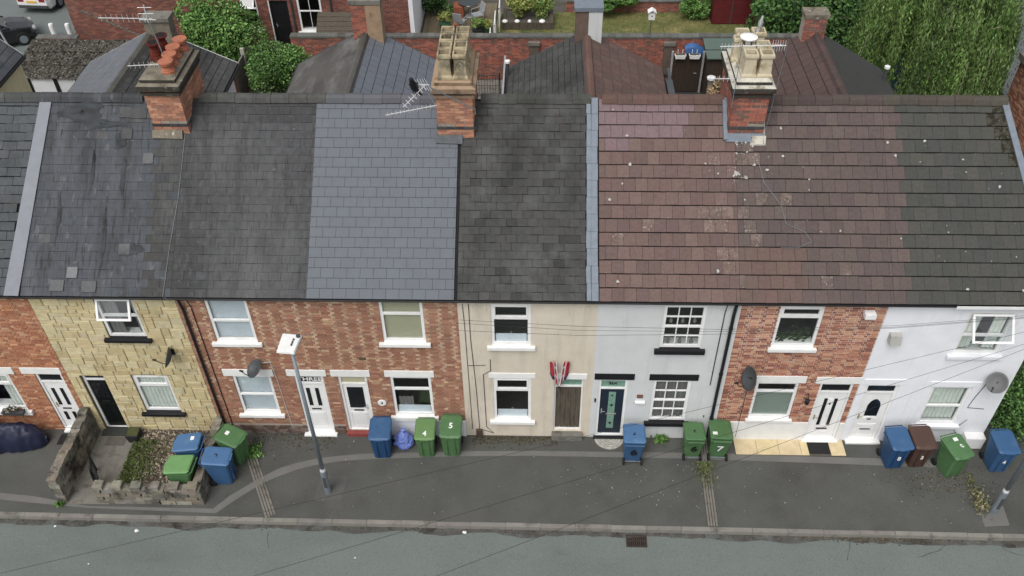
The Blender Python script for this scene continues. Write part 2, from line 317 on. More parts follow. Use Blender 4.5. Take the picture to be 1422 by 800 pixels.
# ------------------------------------------------------------------ roof geometry shared by the terrace
PA = math.atan((8.61-5.598)/3.988); CA, SA = math.cos(PA), math.sin(PA); SLEN = (3.988+.16)/CA
def rp(x, s, n=0): return Vector((x, -.16+s*CA-n*SA, 5.477+s*SA+n*CA))
BX = [-18.0, -14.25, -10.51, -6.92, -3.48, 0.0, 3.39, 7.06, 10.95]
def slates(roof, x0, x1, gauge, w, t, fn, s1=SLEN-.12, jx=.0, js=.0, skip=None, gap=.012, gs=.016):
    cache = {}; row = 0; s = 0.0
    while s < s1-.03:
        off = 0 if row % 2 == 0 else -w/2
        x = x0+off
        while x < x1-.01:
            a, b = max(x, x0), min(x+w, x1)
            if b-a > .04 and not (skip and skip((a+b)/2, s)):
                me, col = fn((a+b)/2, s)
                ln = min(gauge-gs, s1+.1-s); key = (me[0].name, round(ln, 2))
                if key not in cache:
                    cache[key] = MB().hexa([(-.5, 0, -.03), (.5, 0, -.03), (.5, ln, -.03), (-.5, ln, -.03), (-.5, 0.0, t), (.5, 0.0, t), (.5, ln, t), (-.5, ln, t)]).mesh(me[1], me[0])
                p = rp((a+b)/2+random.uniform(-jx, jx), s+random.uniform(-js, js), .004+random.uniform(0, t*.5))
                piece(me[1], cache[key], roof, p, (PA-t*.8/gauge, random.uniform(-.004, .004), 0), (max(b-a-gap, .02), 1, 1), col)
            x += w
        s += gauge; row += 1
def ridge_row(roof, x0, x1, m, col, ln=.42, r=.15, z=8.63, lift=0):
    prof = [(-r*1.15, -.09), (-r*.75, .02), (-r*.25, .075), (r*.25, .075), (r*.75, .02), (r*1.15, -.09)]
    bm = MB(); a = [(-.5, y, zz) for y, zz in prof]+[(-.5, y*.85, zz-.03) for y, zz in prof[::-1]]
    bm.extrude(a, (1, 0, 0)); me = bm.mesh('ridge_tile', m)
    n = max(1, round((x1-x0)/ln)); d = (x1-x0)/n
    for i in range(n):
        piece('ridge_tile', me, roof, (x0+d*(i+.5), 3.988+random.uniform(-.008, .008), z+lift+random.uniform(-.008, .01)), (0, random.uniform(-.012, .012), 0), (d-.008, 1, 1), jit(col, .12))
def house(name_label, cat, i):
    x0, x1 = BX[i], BX[i+1]
    h = thing('terraced_house', name_label, cat, ((x0+x1)/2, 0, 0), group='terraced houses along the street', world=True)
    return h, x0, x1
def wall(h, x0, x1, holes, m, y0=0.0, z1=5.42, ends=(), name='wall', sk=0):
    b = MB()
    for (a, c, d, e) in rects_minus((x0, x1, -.12, z1), holes): b.box(a, c, y0, .24, d, e)
    MB().box(x0, x1-sk*8, 7.72, 7.97, -.1, 5.4).build('rear_wall', m, h)
    for e in ends:
        xa, xb = (x0, x0+.22) if e < 0 else (x1-.22, x1)
        MB().extrude([(xa, .245, -.1), (xa, 7.715, -.1), (xa, 7.715, 5.4), (xa, 3.988, 8.3), (xa, .245, 5.4)], (xb-xa, 0, 0)).skew(sk).build('gable_wall', m, h)
    return b.build(name, m, h)
def roof_deck(h, x0, x1, m=None, sk=0):
    b = MB()
    a = [rp(0, 0, -.05), rp(0, SLEN, -.05)]; ex = x1-x0-.004
    b.extrude([(x0+.002, a[0].y, a[0].z), (x0+.002, 3.988, a[1].z), (x0+.002, 8.25, 5.36), (x0+.002, 8.2, 5.26), (x0+.002, 3.988, a[1].z-.12), (x0+.002, a[0].y+.02, a[0].z-.06)], (ex, 0, 0))
    for i, v in enumerate(b.v):
        if sk and v[0] > x1-.1: b.v[i] = (v[0]-sk*max(0, v[1]), v[1], v[2])
    return b.build('roof', m or DECK, h)
def gutter(h, x0, x1, m=BLACKP):
    b = MB(); pr = []
    for k in range(9):
        an = math.pi*k/8; pr.append((x0, -.145-.048*math.cos(an), 5.425-.048*math.sin(an)))
    pr += [(x0, p[1]*1.0+(.008 if p[1] < -.145 else -.008), p[2]+.004) for p in pr[::-1]]
    b.extrude(pr, (x1-x0, 0, 0)); g = b.build('gutter', m, h)
    f = MB().box(x0, x1, -.095, -.075, 5.33, 5.44); f.build('fascia', m, h)
    MB().box(x0+.001, x1-.001, -.074, 0.002, 5.335, 5.35).build('soffit', WPAINT, h)
    return g
def brickset(parent, x0, x1, z0, z1, y, holes, pal, nobj=300, L=.225, H=.075, j=.011, flem=True, depth=.03, plane='y', sign=1, from_top=True, hdr=None):
    """bricks as pieces; plane 'y': face at y looking to -Y; plane 'x': face at x=y looking to sign*X, x0..x1 then run along Y"""
    todo = []
    nrow = int((z1-z0)/H+.001)
    for r in range(nrow):
        za = z0+r*H+j/2; zb = za+H-j
        x = x0-(L*.75 if r % 2 else 0)*(1 if flem else .667); k = r % 2
        while x < x1:
            hd = flem and k % 2 == 1; ln = L*.5 if hd else L
            a, b = max(x+j/2, x0+.002), min(x+ln-j/2, x1-.002)
            if b-a > .02:
                col = jit(random.choice(hdr if (hdr and ((hd and random.random() < (.8 if za > 2.6 else .15)) or random.random() < .07)) else pal), .08, .03)
                for q in rects_minus((a, b, za, zb), holes):
                    if q[1]-q[0] > .015 and q[3]-q[2] > .012: todo.append((q, col, abs(q[1]-q[0]-(ln-j)) < .004 and abs(q[3]-q[2]-(H-j)) < .004))
            x += ln; k += 1
    if from_top: todo.sort(key=lambda t: -t[0][2])
    cnt = 0; b = MB(); me = {}
    for q, col, full in todo:
        dy = random.uniform(-.003, .003)
        if full and cnt < nobj:
            key = round(q[1]-q[0], 3)
            if key not in me:
                hx, hz, e = key/2, (H-j)/2, .003
                mb = MB(); mb.hexa([(-hx+e, 0, -hz+e), (hx-e, 0, -hz+e), (hx, depth, -hz), (-hx, depth, -hz), (-hx+e, 0, hz-e), (hx-e, 0, hz-e), (hx, depth, hz), (-hx, depth, hz)])
                me[key] = mb.mesh('brick', BRICKO)
            cx, cz = (q[0]+q[1])/2, (q[2]+q[3])/2
            if plane == 'y': piece('brick', me[key], parent, (cx, y+dy, cz), color=col)
            else: piece('brick', me[key], parent, (y+dy, cx, cz), (0, 0, math.pi/2*sign), color=col)
            cnt += 1
        else:
            if plane == 'y': b.box(q[0], q[1], y+dy, y+depth, q[2], q[3], col)
            elif sign > 0: b.box(y-depth, y+dy, q[0], q[1], q[2], q[3], col)
            else: b.box(y+dy, y+depth, q[0], q[1], q[2], q[3], col)
    if b.v: stuff(b.build('brickwork', BRICKS, parent))

# ------------------------------------------------------------------ windows and doors
BLINDB = mat('pale_blind', lin(214, 224, 232), .8, .05, 3)
CURT = mat('net_curtain', lin(214, 220, 210), .9, .1, 3)
ROLL = mat('cream_roller_blind', lin(176, 172, 140), .85, .05, 2)
ROLLG = mat('green_grey_blind', lin(140, 154, 142), .85, .06, 2)
DRAPE = mat('grey_drape', lin(120, 118, 114), .9, .1, 4)
LEAFY = mat('house_plant', lin(60, 84, 40), .8, .3, 10)
GREENG = mat('green_glass', lin(110, 150, 132), .25, .2, 14, spec=.5)
DGLASS = mat('dark_glazing', lin(24, 28, 32), .12, .2, 4, spec=.6)
def ring(b, x0, x1, z0, z1, w, y0, y1):
    b.box(x0, x1, y0, y1, z1-w, z1); b.box(x0, x1, y0, y1, z0, z0+w); b.box(x0, x0+w, y0, y1, z0+w, z1-w); b.box(x1-w, x1, y0, y1, z0+w, z1-w)
def sheet(name, m, par, x0, x1, z0, z1, y, wave=.012, n=40, fold=12):
    b = MB(); pts = [(x0+(x1-x0)*i/n, y+wave*math.sin(i/n*fold*6.28)+random.uniform(-.002, .002)) for i in range(n+1)]
    b.extrude([(p[0], p[1], z0) for p in pts]+[(p[0], p[1]+.006, z0) for p in pts[::-1]], (0, 0, z1-z0)); return b.build(name, m, par)
def window(h, x0, x1, z0, z1, bars=None, rail=None, inside=(), sill=WPAINT, grid=None, y=.028, fw=.075, frame=UPVC, sx=.12, lintel=None, lm=WPAINT, sill_h=.12, open_top=False, sash=True, sill_x=None):
    b = MB(); yb = y+.06; ring(b, x0, x1, z0, z1, fw, y, yb)
    secs = [(z0+fw, z1-fw)]
    if rail: b.box(x0+fw, x1-fw, y-.004, yb-.004, rail-.032, rail+.032); secs = [(z0+fw, rail-.032), (rail+.032, z1-fw)]
    panes = []
    for k, (a, c) in enumerate(secs):
        if rail and sash and k == 1 and not open_top: ring(b, x0+fw, x1-fw, a, c, .04, y-.014, yb-.014); panes.append((x0+fw+.04, x1-fw-.04, a+.04, c-.04))
        elif not (k == 1 and open_top): panes.append((x0+fw, x1-fw, a, c))
    if grid:
        nx, nz = grid
        for i in range(1, nx): xx = x0+fw+(x1-x0-2*fw)*i/nx; b.box(xx-.013, xx+.013, y+.006, yb-.012, z0+fw, z1-fw)
        for i in range(1, nz):
            zz = z0+fw+(z1-z0-2*fw)*i/nz; t = .026 if i*2 == nz else .013; b.box(x0+fw, x1-fw, y-.006 if i*2 == nz else y+.004, yb-.01, zz-t, zz+t)
        g = panes; panes = []; (xa, xb, za, zb) = g[0]
        for i in range(nx):
            for k in range(nz): panes.append((xa+(xb-xa)*i/nx, xa+(xb-xa)*(i+1)/nx, za+(zb-za)*k/nz, za+(zb-za)*(k+1)/nz))
    w = b.build('window', frame, h)
    for (a, c, d, e) in panes: MB().quad((a, y+.03, d), (c, y+.03, d), (c, y+.03, e), (a, y+.03, e)).build('pane', GLASS, w)
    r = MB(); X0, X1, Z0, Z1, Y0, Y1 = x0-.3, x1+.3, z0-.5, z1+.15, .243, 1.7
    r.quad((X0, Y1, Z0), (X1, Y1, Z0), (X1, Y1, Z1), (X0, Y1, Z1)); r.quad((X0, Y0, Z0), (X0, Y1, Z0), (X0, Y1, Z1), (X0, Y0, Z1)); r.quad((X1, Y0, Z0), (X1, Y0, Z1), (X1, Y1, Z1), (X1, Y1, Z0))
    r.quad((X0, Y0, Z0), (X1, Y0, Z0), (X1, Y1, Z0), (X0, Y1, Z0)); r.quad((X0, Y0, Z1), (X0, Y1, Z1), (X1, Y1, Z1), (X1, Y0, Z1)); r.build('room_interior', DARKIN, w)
    MB().box(x0, x1, yb+.002, .36, z0-.03, z0+.02).build('window_board', UPVC, w)
    if sill:
        sa, sb = sill_x or (x0-sx, x1+sx); MB().box(sa, sb, -.10, -.002, z0-sill_h, z0-.012).box(x0+.002, x1-.002, -.004, y+.02, z0-sill_h, z0+.004).build('sill', sill, w, bevel=.008)
    if lintel: MB().box(*lintel[:2], -.022, .06, *lintel[2:]).build('lintel', lm, h, bevel=.006)
    ax, bx = x0+fw, x1-fw
    for it in inside:
        k = it[0]
        if k == 'vblind':
            bb = MB(); n = 13
            for q in range(n):
                xc = ax+(bx-ax)*(q+.5)/n; d = (bx-ax)/n*.43; bb.quad((xc-d, .105, it[1]), (xc+d, .125, it[1]), (xc+d, .125, it[2]), (xc-d, .105, it[2]))
            bb.build('vertical_blind', BLINDB, w)
        elif k == 'roller': MB().box(ax, bx, .105, .11, it[1], it[2]).build('roller_blind', it[3], w)
        elif k == 'curtain': sheet('curtain', it[5], w, it[1], it[2], it[3], it[4], .14, .012, 36, (it[2]-it[1])*9)
        elif k == 'ledge':
            MB().box(ax+.03, bx-.03, .10, .13, z0+.022, z0+.30).build('ledge_tray', BLINDB, w)
        elif k == 'plants':
            bb = MB()
            for q in range(110):
                c = Vector((random.uniform(ax+.05, bx-.05), random.uniform(.12, .3), z0+.05+abs(random.gauss(0, .2)))); s = .035
                bb.quad(c+Vector((-s, 0, -s)), c+Vector((s, .01, -s)), c+Vector((s, 0, s)), c+Vector((-s, -.02, s)))
            bb.build('plants', LEAFY, w)
        elif k == 'trinkets':
            bb = MB()
            for q in range(it[1]):
                xx = ax+(bx-ax)*(q+.5)/it[1]; bb.lathe([(.03, 0), (.05, .05), (.035, .12), (.02, .17), (.03, .2)], (xx, .15, z0+.03+it[2]), 8)
            bb.build('ornament', DRAPE, w)
    if open_top:
        bb = MB(); zt = z1-fw; ht = zt-rail-.03; xa, xb = x0+fw-.01, x1-fw+.01; an = R(open_top)
        def tp(x, d, n): return (x, y-.01-math.sin(an)*d-n*math.cos(an), zt-math.cos(an)*d+n*math.sin(an))
        def bar(u0, u1, d0, d1): bb.hexa([tp(u0, d1, 0), tp(u1, d1, 0), tp(u1, d0, 0), tp(u0, d0, 0), tp(u0, d1, .05), tp(u1, d1, .05), tp(u1, d0, .05), tp(u0, d0, .05)])
        bar(xa, xb, 0, .055); bar(xa, xb, ht-.055, ht); bar(xa, xa+.055, .055, ht-.055); bar(xb-.055, xb, .055, ht-.055)
        s = bb.build('opening_sash', frame, w)
        g = MB(); g.quad(tp(xa+.05, ht-.05, .02), tp(xb-.05, ht-.05, .02), tp(xb-.05, .05, .02), tp(xa+.05, .05, .02)); g.build('pane', GLASS, w)
    return w
BRASS = mat('brass', lin(170, 150, 90), .35, .1, metal=.6)
CHROME = mat('chrome', lin(200, 200, 200), .25, .05, metal=.7)
def door(h, x0, x1, z0, z1, zf, leaf, frame=UPVC, panes=(), pane_m=DGLASS, panels=(), letter=None, handle=None, fan=DGLASS, lintel=None, lm=WPAINT, step=None, y=.03, fw=.065, polys=(), hm=CHROME, boards=0, lt_m=None):
    """zf: bottom of the fanlight; panes/panels are (u0,u1,v0,v1) fractions of the leaf"""
    a, b_, c, d = x0+fw, x1-fw, z0+.03, zf-.05
    lf = MB()
    if boards:
        n = boards
        for k in range(n): lf.box(a+(b_-a)*k/n+.003, a+(b_-a)*(k+1)/n-.003, y+.03+random.uniform(0, .006), y+.07, c, d)
    else: lf.box(a+.004, b_-.004, y+.03, y+.07, c, d)
    dr = lf.build('door', leaf, h)
    fr = MB(); fr.box(x0, a, y, y+.08, z0, z1); fr.box(b_, x1, y, y+.08, z0, z1); fr.box(a, b_, y, y+.08, z1-fw, z1); fr.box(a, b_, y-.004, y+.08, zf-.05, zf+.01); fr.box(a, b_, y-.01, y+.09, z0, z0+.03)
    fr.build('frame', frame, dr)
    MB().box(a, b_, y+.03, y+.036, zf+.01, z1-fw).build('fanlight', fan, dr)
    U = lambda u: a+(b_-a)*u
    V = lambda v: c+(d-c)*v
    for (u0, u1, v0, v1) in panes:
        p = MB(); p.box(U(u0), U(u1), y+.02, y+.032, V(v0), V(v1)); p.build('glazing', pane_m, dr)
    for pl in polys:
        p = MB(); p.extrude([(U(u), y+.018, V(v)) for u, v in pl[0]], (0, .013, 0)); p.build('glazing', pl[1], dr)
    for (u0, u1, v0, v1) in panels:
        p = MB(); ring(p, U(u0), U(u1), V(v0), V(v1), .018, y+.02, y+.032); p.box(U(u0)+.05, U(u1)-.05, y+.022, y+.032, V(v0)+.05, V(v1)-.05); p.build('door_panel', leaf, dr, bevel=.004)
    if letter: MB().box(U(letter[0]), U(letter[1]), y+.012, y+.031, V(letter[2])-.02, V(letter[2])+.02).build('letterbox', lt_m or BLACKP, dr)
    if handle:
        hb = MB(); hx = U(handle[0]); hz = V(handle[1]); hb.box(hx-.016, hx+.016, y+.02, y+.032, hz-.1, hz+.1); hb.tube([(hx, y+.03, hz+.03), (hx, y-.02, hz+.03), (hx+(.09 if handle[0] < .5 else -.09), y-.02, hz+.03)], .009, 6); hb.build('handle', hm, dr)
    if lintel: MB().box(*lintel[:2], -.022, .06, *lintel[2:]).build('lintel', lm, h, bevel=.006)
    if step: MB().box(*step[:2], -step[3], y, -.05, step[2]).build('step', step[4], h, bevel=.01)
    # the wall behind the leaf, so nothing shines through
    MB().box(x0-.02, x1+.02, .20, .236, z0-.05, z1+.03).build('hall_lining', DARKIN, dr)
    return dr
def pipe(h, x, y=-.06, z0=.05, z1=5.25, r=.036, m=BLACKP, name='drainpipe'):
    b = MB(); b.tube([(x, y, z0), (x, y, z1-.3), (x, -.13, z1+.1)], r, 8)
    for z in (1.0, 2.8, 4.5): b.tube([(x, y, z-.03), (x, y, z+.03)], r*1.25, 8)
    return b.build(name, m, h, smooth=False)
# ------------------------------------------------------------------ the terrace, from left to right
HK = .68     # roofs and ground are lit by the whole sky
def rc(r, g, b, k=HK): return tuple(v*k for v in lin(r, g, b))
NS = (SLATEN, 'slate'); OS = (SLATEO, 'slate'); CB = (SLATEC, 'slate'); CD = (SLATED, 'slate'); TL = (TILE, 'roof_tile'); TLL = (TILEL, 'roof_tile'); TLM = (TILEM, 'roof_tile')
ORANGE = [lin(178, 120, 86, 0.92), lin(166, 108, 78, 0.92), lin(186, 130, 94, 0.92), lin(158, 100, 74, 0.92), lin(174, 122, 92, 0.92), lin(194, 148, 114, 0.92)]
MIXB = [lin(158, 110, 86, 0.88), lin(152, 104, 80, 0.88), lin(166, 118, 92, 0.88), lin(146, 100, 80, 0.88), lin(168, 124, 98, 0.88), lin(156, 112, 90, 0.88)]
BUFF = [lin(184, 146, 114, 0.88), lin(194, 160, 130, 0.88), lin(176, 136, 106, 0.88)]
REDB = [lin(182, 126, 98, 0.90), lin(170, 112, 88, 0.90), lin(192, 142, 112, 0.90), lin(148, 94, 76, 0.90), lin(196, 150, 120, 0.90), lin(158, 102, 82, 0.90), lin(138, 88, 74, 0.90)]
CHIMB = [lin(188, 130, 98, 0.88), lin(178, 120, 90, 0.88), lin(196, 142, 110, 0.88), lin(168, 112, 88, 0.88), lin(152, 108, 88, 0.88)]
CHIMR = [lin(160, 92, 74, 0.90), lin(146, 84, 70, 0.90), lin(172, 104, 84, 0.90), lin(130, 82, 72, 0.90), lin(116, 88, 78, 0.90)]
BLUEB = [lin(62, 62, 66), lin(74, 72, 72), lin(54, 54, 58)]

# --- house of orange brick at the left edge
h, x0, x1 = house('orange brick house at the left edge with flower trough and white door', 'house', 0)
holes = [(-17.0, -15.87, .9, 2.40), (-15.14, -14.40, .06, 2.42), (-17.0, -15.9, 3.8, 5.3)]
lh = [(-17.2, -15.67, 2.40, 2.66), (-15.46, -14.36, 2.42, 2.66)]
w = wall(h, x0, x1, holes, MORTAR, .012, ends=(-1,)); brickset(w, x0, x1, -.02, 5.35, 0, holes+lh, ORANGE)
window(h, *holes[0], rail=1.95, lintel=lh[0], inside=(('curtain', -16.3, -15.95, .95, 2.3, CURT),), sill_h=.16)
window(h, *holes[2], rail=4.7)
door(h, *holes[1], 2.08, UPVC, panes=((.22, .38, .50, .86), (.62, .78, .50, .86), (.22, .38, .16, .34), (.62, .78, .16, .34)), letter=(.3, .7, .42), handle=(.12, .5), lintel=lh[1], hm=BRASS, step=(-15.1, -14.35, .06, .12, UPVC))
gutter(h, x0, x1); rf = roof_deck(h, x0, x1)
slates(rf, x0, x1-.05, .235, .36, .008, lambda x, s: (OS, jit(rc(88, 94, 98), .08, .02)), jx=.004, js=.012, gap=.008, gs=.016, skip=lambda x, s: x > x1-.25 and s < 2.4)
ridge_row(rf, x0, x1, SLATEO, rc(84, 86, 86), .5)
b = MB(); b.hexa([rp(x1-.40, -.01, .02), rp(x1-.03, -.01, .02), rp(x1+.27, SLEN-.1, .02), rp(x1-.03, SLEN-.1, .02), rp(x1-.40, -.01, .045), rp(x1-.03, -.01, .045), rp(x1+.27, SLEN-.1, .045), rp(x1-.03, SLEN-.1, .045)])
b.build('flashing_strip', mat('grey_flashing', rc(146, 152, 160), .6, .08, 4, .1), rf)
# --- house clad in yellow stone
h, x0, x1 = house('house clad in yellow stone with black door and open top window', 'house', 1); H2 = h
holes = [(-12.60, -11.60, 3.87, 5.3), (-12.50, -11.50, .87, 2.38), (-13.92, -13.26, .02, 2.35)]
w = wall(h, x0, x1, holes, mat('dark_joint', lin(106, 95, 68), .95, .15, 5), .022)
occ = set(); cw, ch = .108, .128; nx, nz = int((x1-x0)/cw), int(5.42/ch); YST = [lin(198, 182, 134, .86), lin(192, 175, 128, .86), lin(204, 190, 146, .86), lin(186, 168, 122, .86), lin(200, 185, 140, .86), lin(194, 181, 142, .86)]
for k in range(nz):
    i = 0
    while i < nx:
        if (i, k) in occ: i += 1; continue
        wd = random.choice((2, 3, 3, 4, 4)); hh = 2 if random.random() < .3 and k < nz-1 else 1
        q = 0
        while q < wd and i+q < nx and (i+q, k) not in occ and (hh == 1 or (i+q, k+1) not in occ): q += 1
        if q < 2: hh = 1; q = max(q, 1)
        for u in range(q):
            for v in range(hh): occ.add((i+u, k+v))
        fx = (x1-x0)/nx; rc_ = (x0+i*fx+.005, x0+(i+q)*fx-.005, k*ch+.005-.02, (k+hh)*ch-.005-.02)
        for (a, c, d, e) in rects_minus(rc_, holes):
            if c-a < .03 or e-d < .03: continue
            y = random.uniform(-.006, .008); t = .008
            MB().hexa([(a+t, y, d+t), (c-t, y, d+t), (c, .03, d), (a, .03, d), (a+t, y+random.uniform(-.004, .004), e-t), (c-t, y, e-t), (c, .03, e), (a, .03, e)])
            mb = MB(); mb.hexa([(a+t, y, d+t), (c-t, y+random.uniform(-.004, .004), d+t), (c, .03, d), (a, .03, d), (a+t, y+random.uniform(-.004, .004), e-t), (c-t, y, e-t), (c, .03, e), (a, .03, e)])
            o = mb.build('stone', STONE, w); o.color = (*jit(random.choice(YST), .05, .015), 1)
        i += q
window(h, *holes[0], rail=4.62, open_top=30, sill=BPAINT, inside=(('curtain', -12.5, -12.15, 3.95, 5.2, DRAPE), ('curtain', -11.78, -11.68, 3.95, 5.2, DRAPE)), y=.05)
window(h, *holes[1], rail=1.93, sill=BPAINT, inside=(('curtain', -12.42, -11.58, .95, 2.3, CURT),), y=.06)
door(h, *holes[2], 2.12, mat('black_green_door', lin(18, 24, 22), .35, .2), panes=((.12, .36, .62, .92), (.38, .62, .62, .92), (.64, .88, .62, .92)), panels=((.1, .46, .08, .5), (.54, .9, .08, .5)), letter=(.3, .7, .54), y=.10, step=(-13.98, -13.2, .05, .22, mat('dark_step', lin(56, 58, 54), .9)))
gutter(h, x0, x1); rf = roof_deck(h, x0, x1)
def cH2(x, s):
    if x > -11.1 and random.random() < .85: return CD, jit(rc(70, 70, 69), .06, .01)
    if random.random() < .012: return OS, jit(rc(98, 99, 101), .1)
    return CB, jit(rc(78, 83, 90), .035, .008)
slates(rf, x0, x1, .225, .30, .005, cH2, jx=.002, js=.003, gap=.004, gs=.005)
ridge_row(rf, x0, x1-1.1, SLATEC, rc(74, 76, 80), .5)
# lumps of torn membrane and slipped slates near the ridge
TORN = mat('bitumen_membrane', rc(70, 75, 80), .75, .2, 5, .5, 9, layers=((rc(36, 36, 36), 1.6, .5, .7),))
def blob_patch(par, name, cx, cs, rx, rs, m, h=.035, n=22, lump=.5):
    b = MB(); rings = 5; base = []
    ph = random.uniform(0, 9)
    for k in range(rings+1):
        q = k/rings
        for i in range(n):
            an = 6.283*i/n; rr_ = 1+.22*math.sin(an*3+ph)+.13*math.sin(an*7+ph*2)
            b.v.append(tuple(rp(cx+rx*q*rr_*math.cos(an), cs+rs*q*rr_*math.sin(an), .018+h*(1-q**2.2)*(1+lump*math.sin(an*2+q*9+ph)))))
    for k in range(rings):
        for i in range(n):
            a, c = k*n+i, k*n+(i+1) % n; b.f.append((a, c, c+n, a+n)); b.c.append(None)
    return b.build(name, m, par, smooth=True)
blob_patch(rf, 'membrane_patch', -13.15, 4.75, .55, .28, TORN, .07); blob_patch(rf, 'membrane_patch', -12.6, 4.45, .5, .12, TORN, .05)
for (x, s, rx, rs) in ((-12.75, 3.3, .05, .7), (-12.3, 1.4, .05, .8), (-11.95, 3.0, .06, .5), (-13.5, 2.0, .05, .6), (-11.55, 1.2, .25, .16), (-12.1, 4.0, .14, .22)): blob_patch(rf, 'membrane_patch', x, s, rx, rs, TORN, .012)
PS = MB().box(-.5, .5, 0, .28, 0, .01).mesh('slate', SLATEO)
for (x, s, wd, c) in ((-13.0, .45, .26, 138), (-13.35, .12, .34, 112), (-12.55, .10, .36, 108), (-11.75, 1.05, .28, 122), (-11.35, 3.4, .26, 116), (-11.7, 4.6, .42, 92), (-11.3, 4.6, .35, 98), (-12.05, 4.62, .30, 96), (-11.95, 4.05, .26, 100)):
    piece('slate', PS, rf, rp(x, s, .03), (PA-.03, 0, 0), (wd, 1, 1), rc(c, c+1, c+3))
# --- brick house with vertical blinds and the numbered door
h, x0, x1 = house('mottled brick house with vertical blinds, left of the blue slate roof', 'house', 2); H3 = h
holes = [(-9.80, -8.73, 3.77, 5.3), (-9.72, -8.67, .88, 2.43), (-8.03, -7.25, .04, 2.46)]
lh = [(-9.93, -8.57, 2.43, 2.69), (-8.21, -7.14, 2.46, 2.70)]
w = wall(h, x0, x1, holes, MORTAR, .012); brickset(w, x0, x1, .40, 5.35, 0, holes+lh, MIXB, hdr=BUFF)
brickset(w, x0, x1, -.05, .395, -.02, holes, [lin(104, 84, 74), lin(120, 104, 94), lin(88, 70, 62)], nobj=0)
window(h, *holes[0], rail=4.50, inside=(('vblind', 3.85, 5.2),), sash=False)
window(h, *holes[1], rail=1.64, inside=(('vblind', .95, 2.35),), sash=False, lintel=lh[0])
dr = door(h, *holes[2], 2.15, UPVC, panes=((.24, .40, .54, .90), (.62, .78, .54, .90)), panels=((.16, .84, .08, .40),), letter=(.3, .7, .47), fan=BPAINT, lintel=lh[1], step=(-8.12, -7.18, .06, .14, WPAINT))
piece('lettering', text_mesh('THREE', .20, WPAINT), dr, (-7.64, .052, 2.262), (math.pi/2, 0, 0), (1.15, 1, 1))
pipe(h, -10.36); pipe(h, -10.16, -.02, .2, 5.3, .012, name='wall_cable')
gutter(h, x0, x1); rf = roof_deck(h, x0, x1)
slates(rf, x0, x1-.22, .215, .30, .005, lambda x, s: (CD, jit(rc(68, 69, 71) if x < -9.9 or s > 4.4 else rc(79, 80, 82), .07, .01)), jx=.002, js=.003, gap=.004, gs=.005)
ridge_row(rf, x0+.35, x1, SLATED, rc(84, 84, 80), .45)
# --- brick house under new blue-grey slates
h, x0, x1 = house('mottled brick house under smooth new blue grey slates, white plinth', 'house', 3); H4 = h
holes = [(-6.85, -6.07, .15, 2.46), (-5.44, -4.35, 3.82, 5.3), (-5.44, -4.34, .86, 2.46)]
lh = [(-7.02, -5.96, 2.46, 2.71), (-5.57, -4.24, 2.47, 2.71)]
w = wall(h, x0, x1, holes, MORTAR, .012); brickset(w, x0, x1, -.02, 5.35, 0, holes+lh+[(-6.05, -3.48, -.1, .64)], MIXB, hdr=BUFF)
MB().box(-6.045, -3.484, -.045, .012, -.06, .64).build('plinth', WHITER, h, bevel=.01)
window(h, *holes[1], rail=4.80, inside=(('roller', 3.88, 5.25, ROLL),), sash=False)
window(h, *holes[2], rail=1.94, inside=(('ledge',), ('curtain', -5.3, -4.9, .95, 1.5, DRAPE)), lintel=lh[1], sash=False, sill_h=.16)
door(h, *holes[0], 2.14, UPVC, panes=((.16, .84, .48, .93),), panels=((.14, .86, .06, .38),), letter=(.3, .72, .425), handle=(.9, .5), fan=ROLL, lintel=lh[0], step=(-6.9, -6.02, .14, .12, mat('red_step', lin(140, 62, 56), .8, .15)))
sg = MB(); sg.lathe([(.001, -.03), (.11, -.03), (.12, -.02), (.12, 0)], (-5.76, 0, 1.39), 24, axis='y'); o = sg.build('house_plaque', WPAINT, h); 
piece('number', text_mesh('4', .13, BPAINT), o, (-5.76, -.032, 1.39), (math.pi/2, 0, 0))
MB().box(-6.17, -5.99, -.02, .01, 3.12, 3.2).build('air_vent', mat('vent_clay', lin(92, 76, 60), .9), h)
gutter(h, x0, x1); rf = roof_deck(h, x0, x1)
slates(rf, x0-.23, x1-.05, .2575, .325, .006, lambda x, s: (NS, jit(rc(106, 113, 122), .018, .006)), gap=.006, gs=.008)
ridge_row(rf, x0, x1-.55, SLATEN, rc(98, 100, 106), .48)
# --- cream rendered house with flags
h, x0, x1 = house('cream rendered house with two flags above a boarded wooden door', 'house', 4); H5 = h
holes = [(-2.66, -1.66, 3.74, 5.2), (-2.67, -1.65, .73, 2.47), (-1.02, -.24, .25, 2.44)]
wall(h, x0, x1, holes, CREAM); brickset_y = None
window(h, *holes[0], rail=4.68, inside=(('ledge',), ('trinkets', 1, .1)))
window(h, *holes[1], rail=1.95, inside=(('ledge',), ('trinkets', 1, .1)), lintel=(-2.78, -1.53, 2.48, 2.67))
door(h, *holes[2], 2.10, WOODG, fan=GREENG, boards=5, lintel=(-1.07, -.16, 2.46, 2.67), step=(-1.06, -.2, .24, .16, CONC), y=.08, fw=.045)
b = MB(); b.tube([(-3.2, -.012, 5.2), (-3.2, -.012, 4.0), (-3.13, -.012, 2.0), (-3.1, -.012, .3)], .009, 5); b.tube([(-2.72, -.012, 3.2), (-2.72, -.012, 2.75), (-2.92, -.012, 2.6), (-2.9, -.012, .4), (-2.7, -.012, .12), (-3.1, -.012, .3)], .009, 5); b.tube([(-3.3, -.012, 2.95), (-2.85, -.012, 2.97)], .008, 5); b.tube([(-3.35, -.012, 5.2), (-3.33, -.012, 4.5), (-3.3, -.012, .3)], .008, 5)
b.build('wall_cable', WIREM, h)
MB().box(-3.2, -3.02, -.09, -.004, .02, .3).build('cable_box', mat('brown_box', lin(78, 62, 50), .8), h)
gutter(h, x0, x1); rf = roof_deck(h, x0, x1)
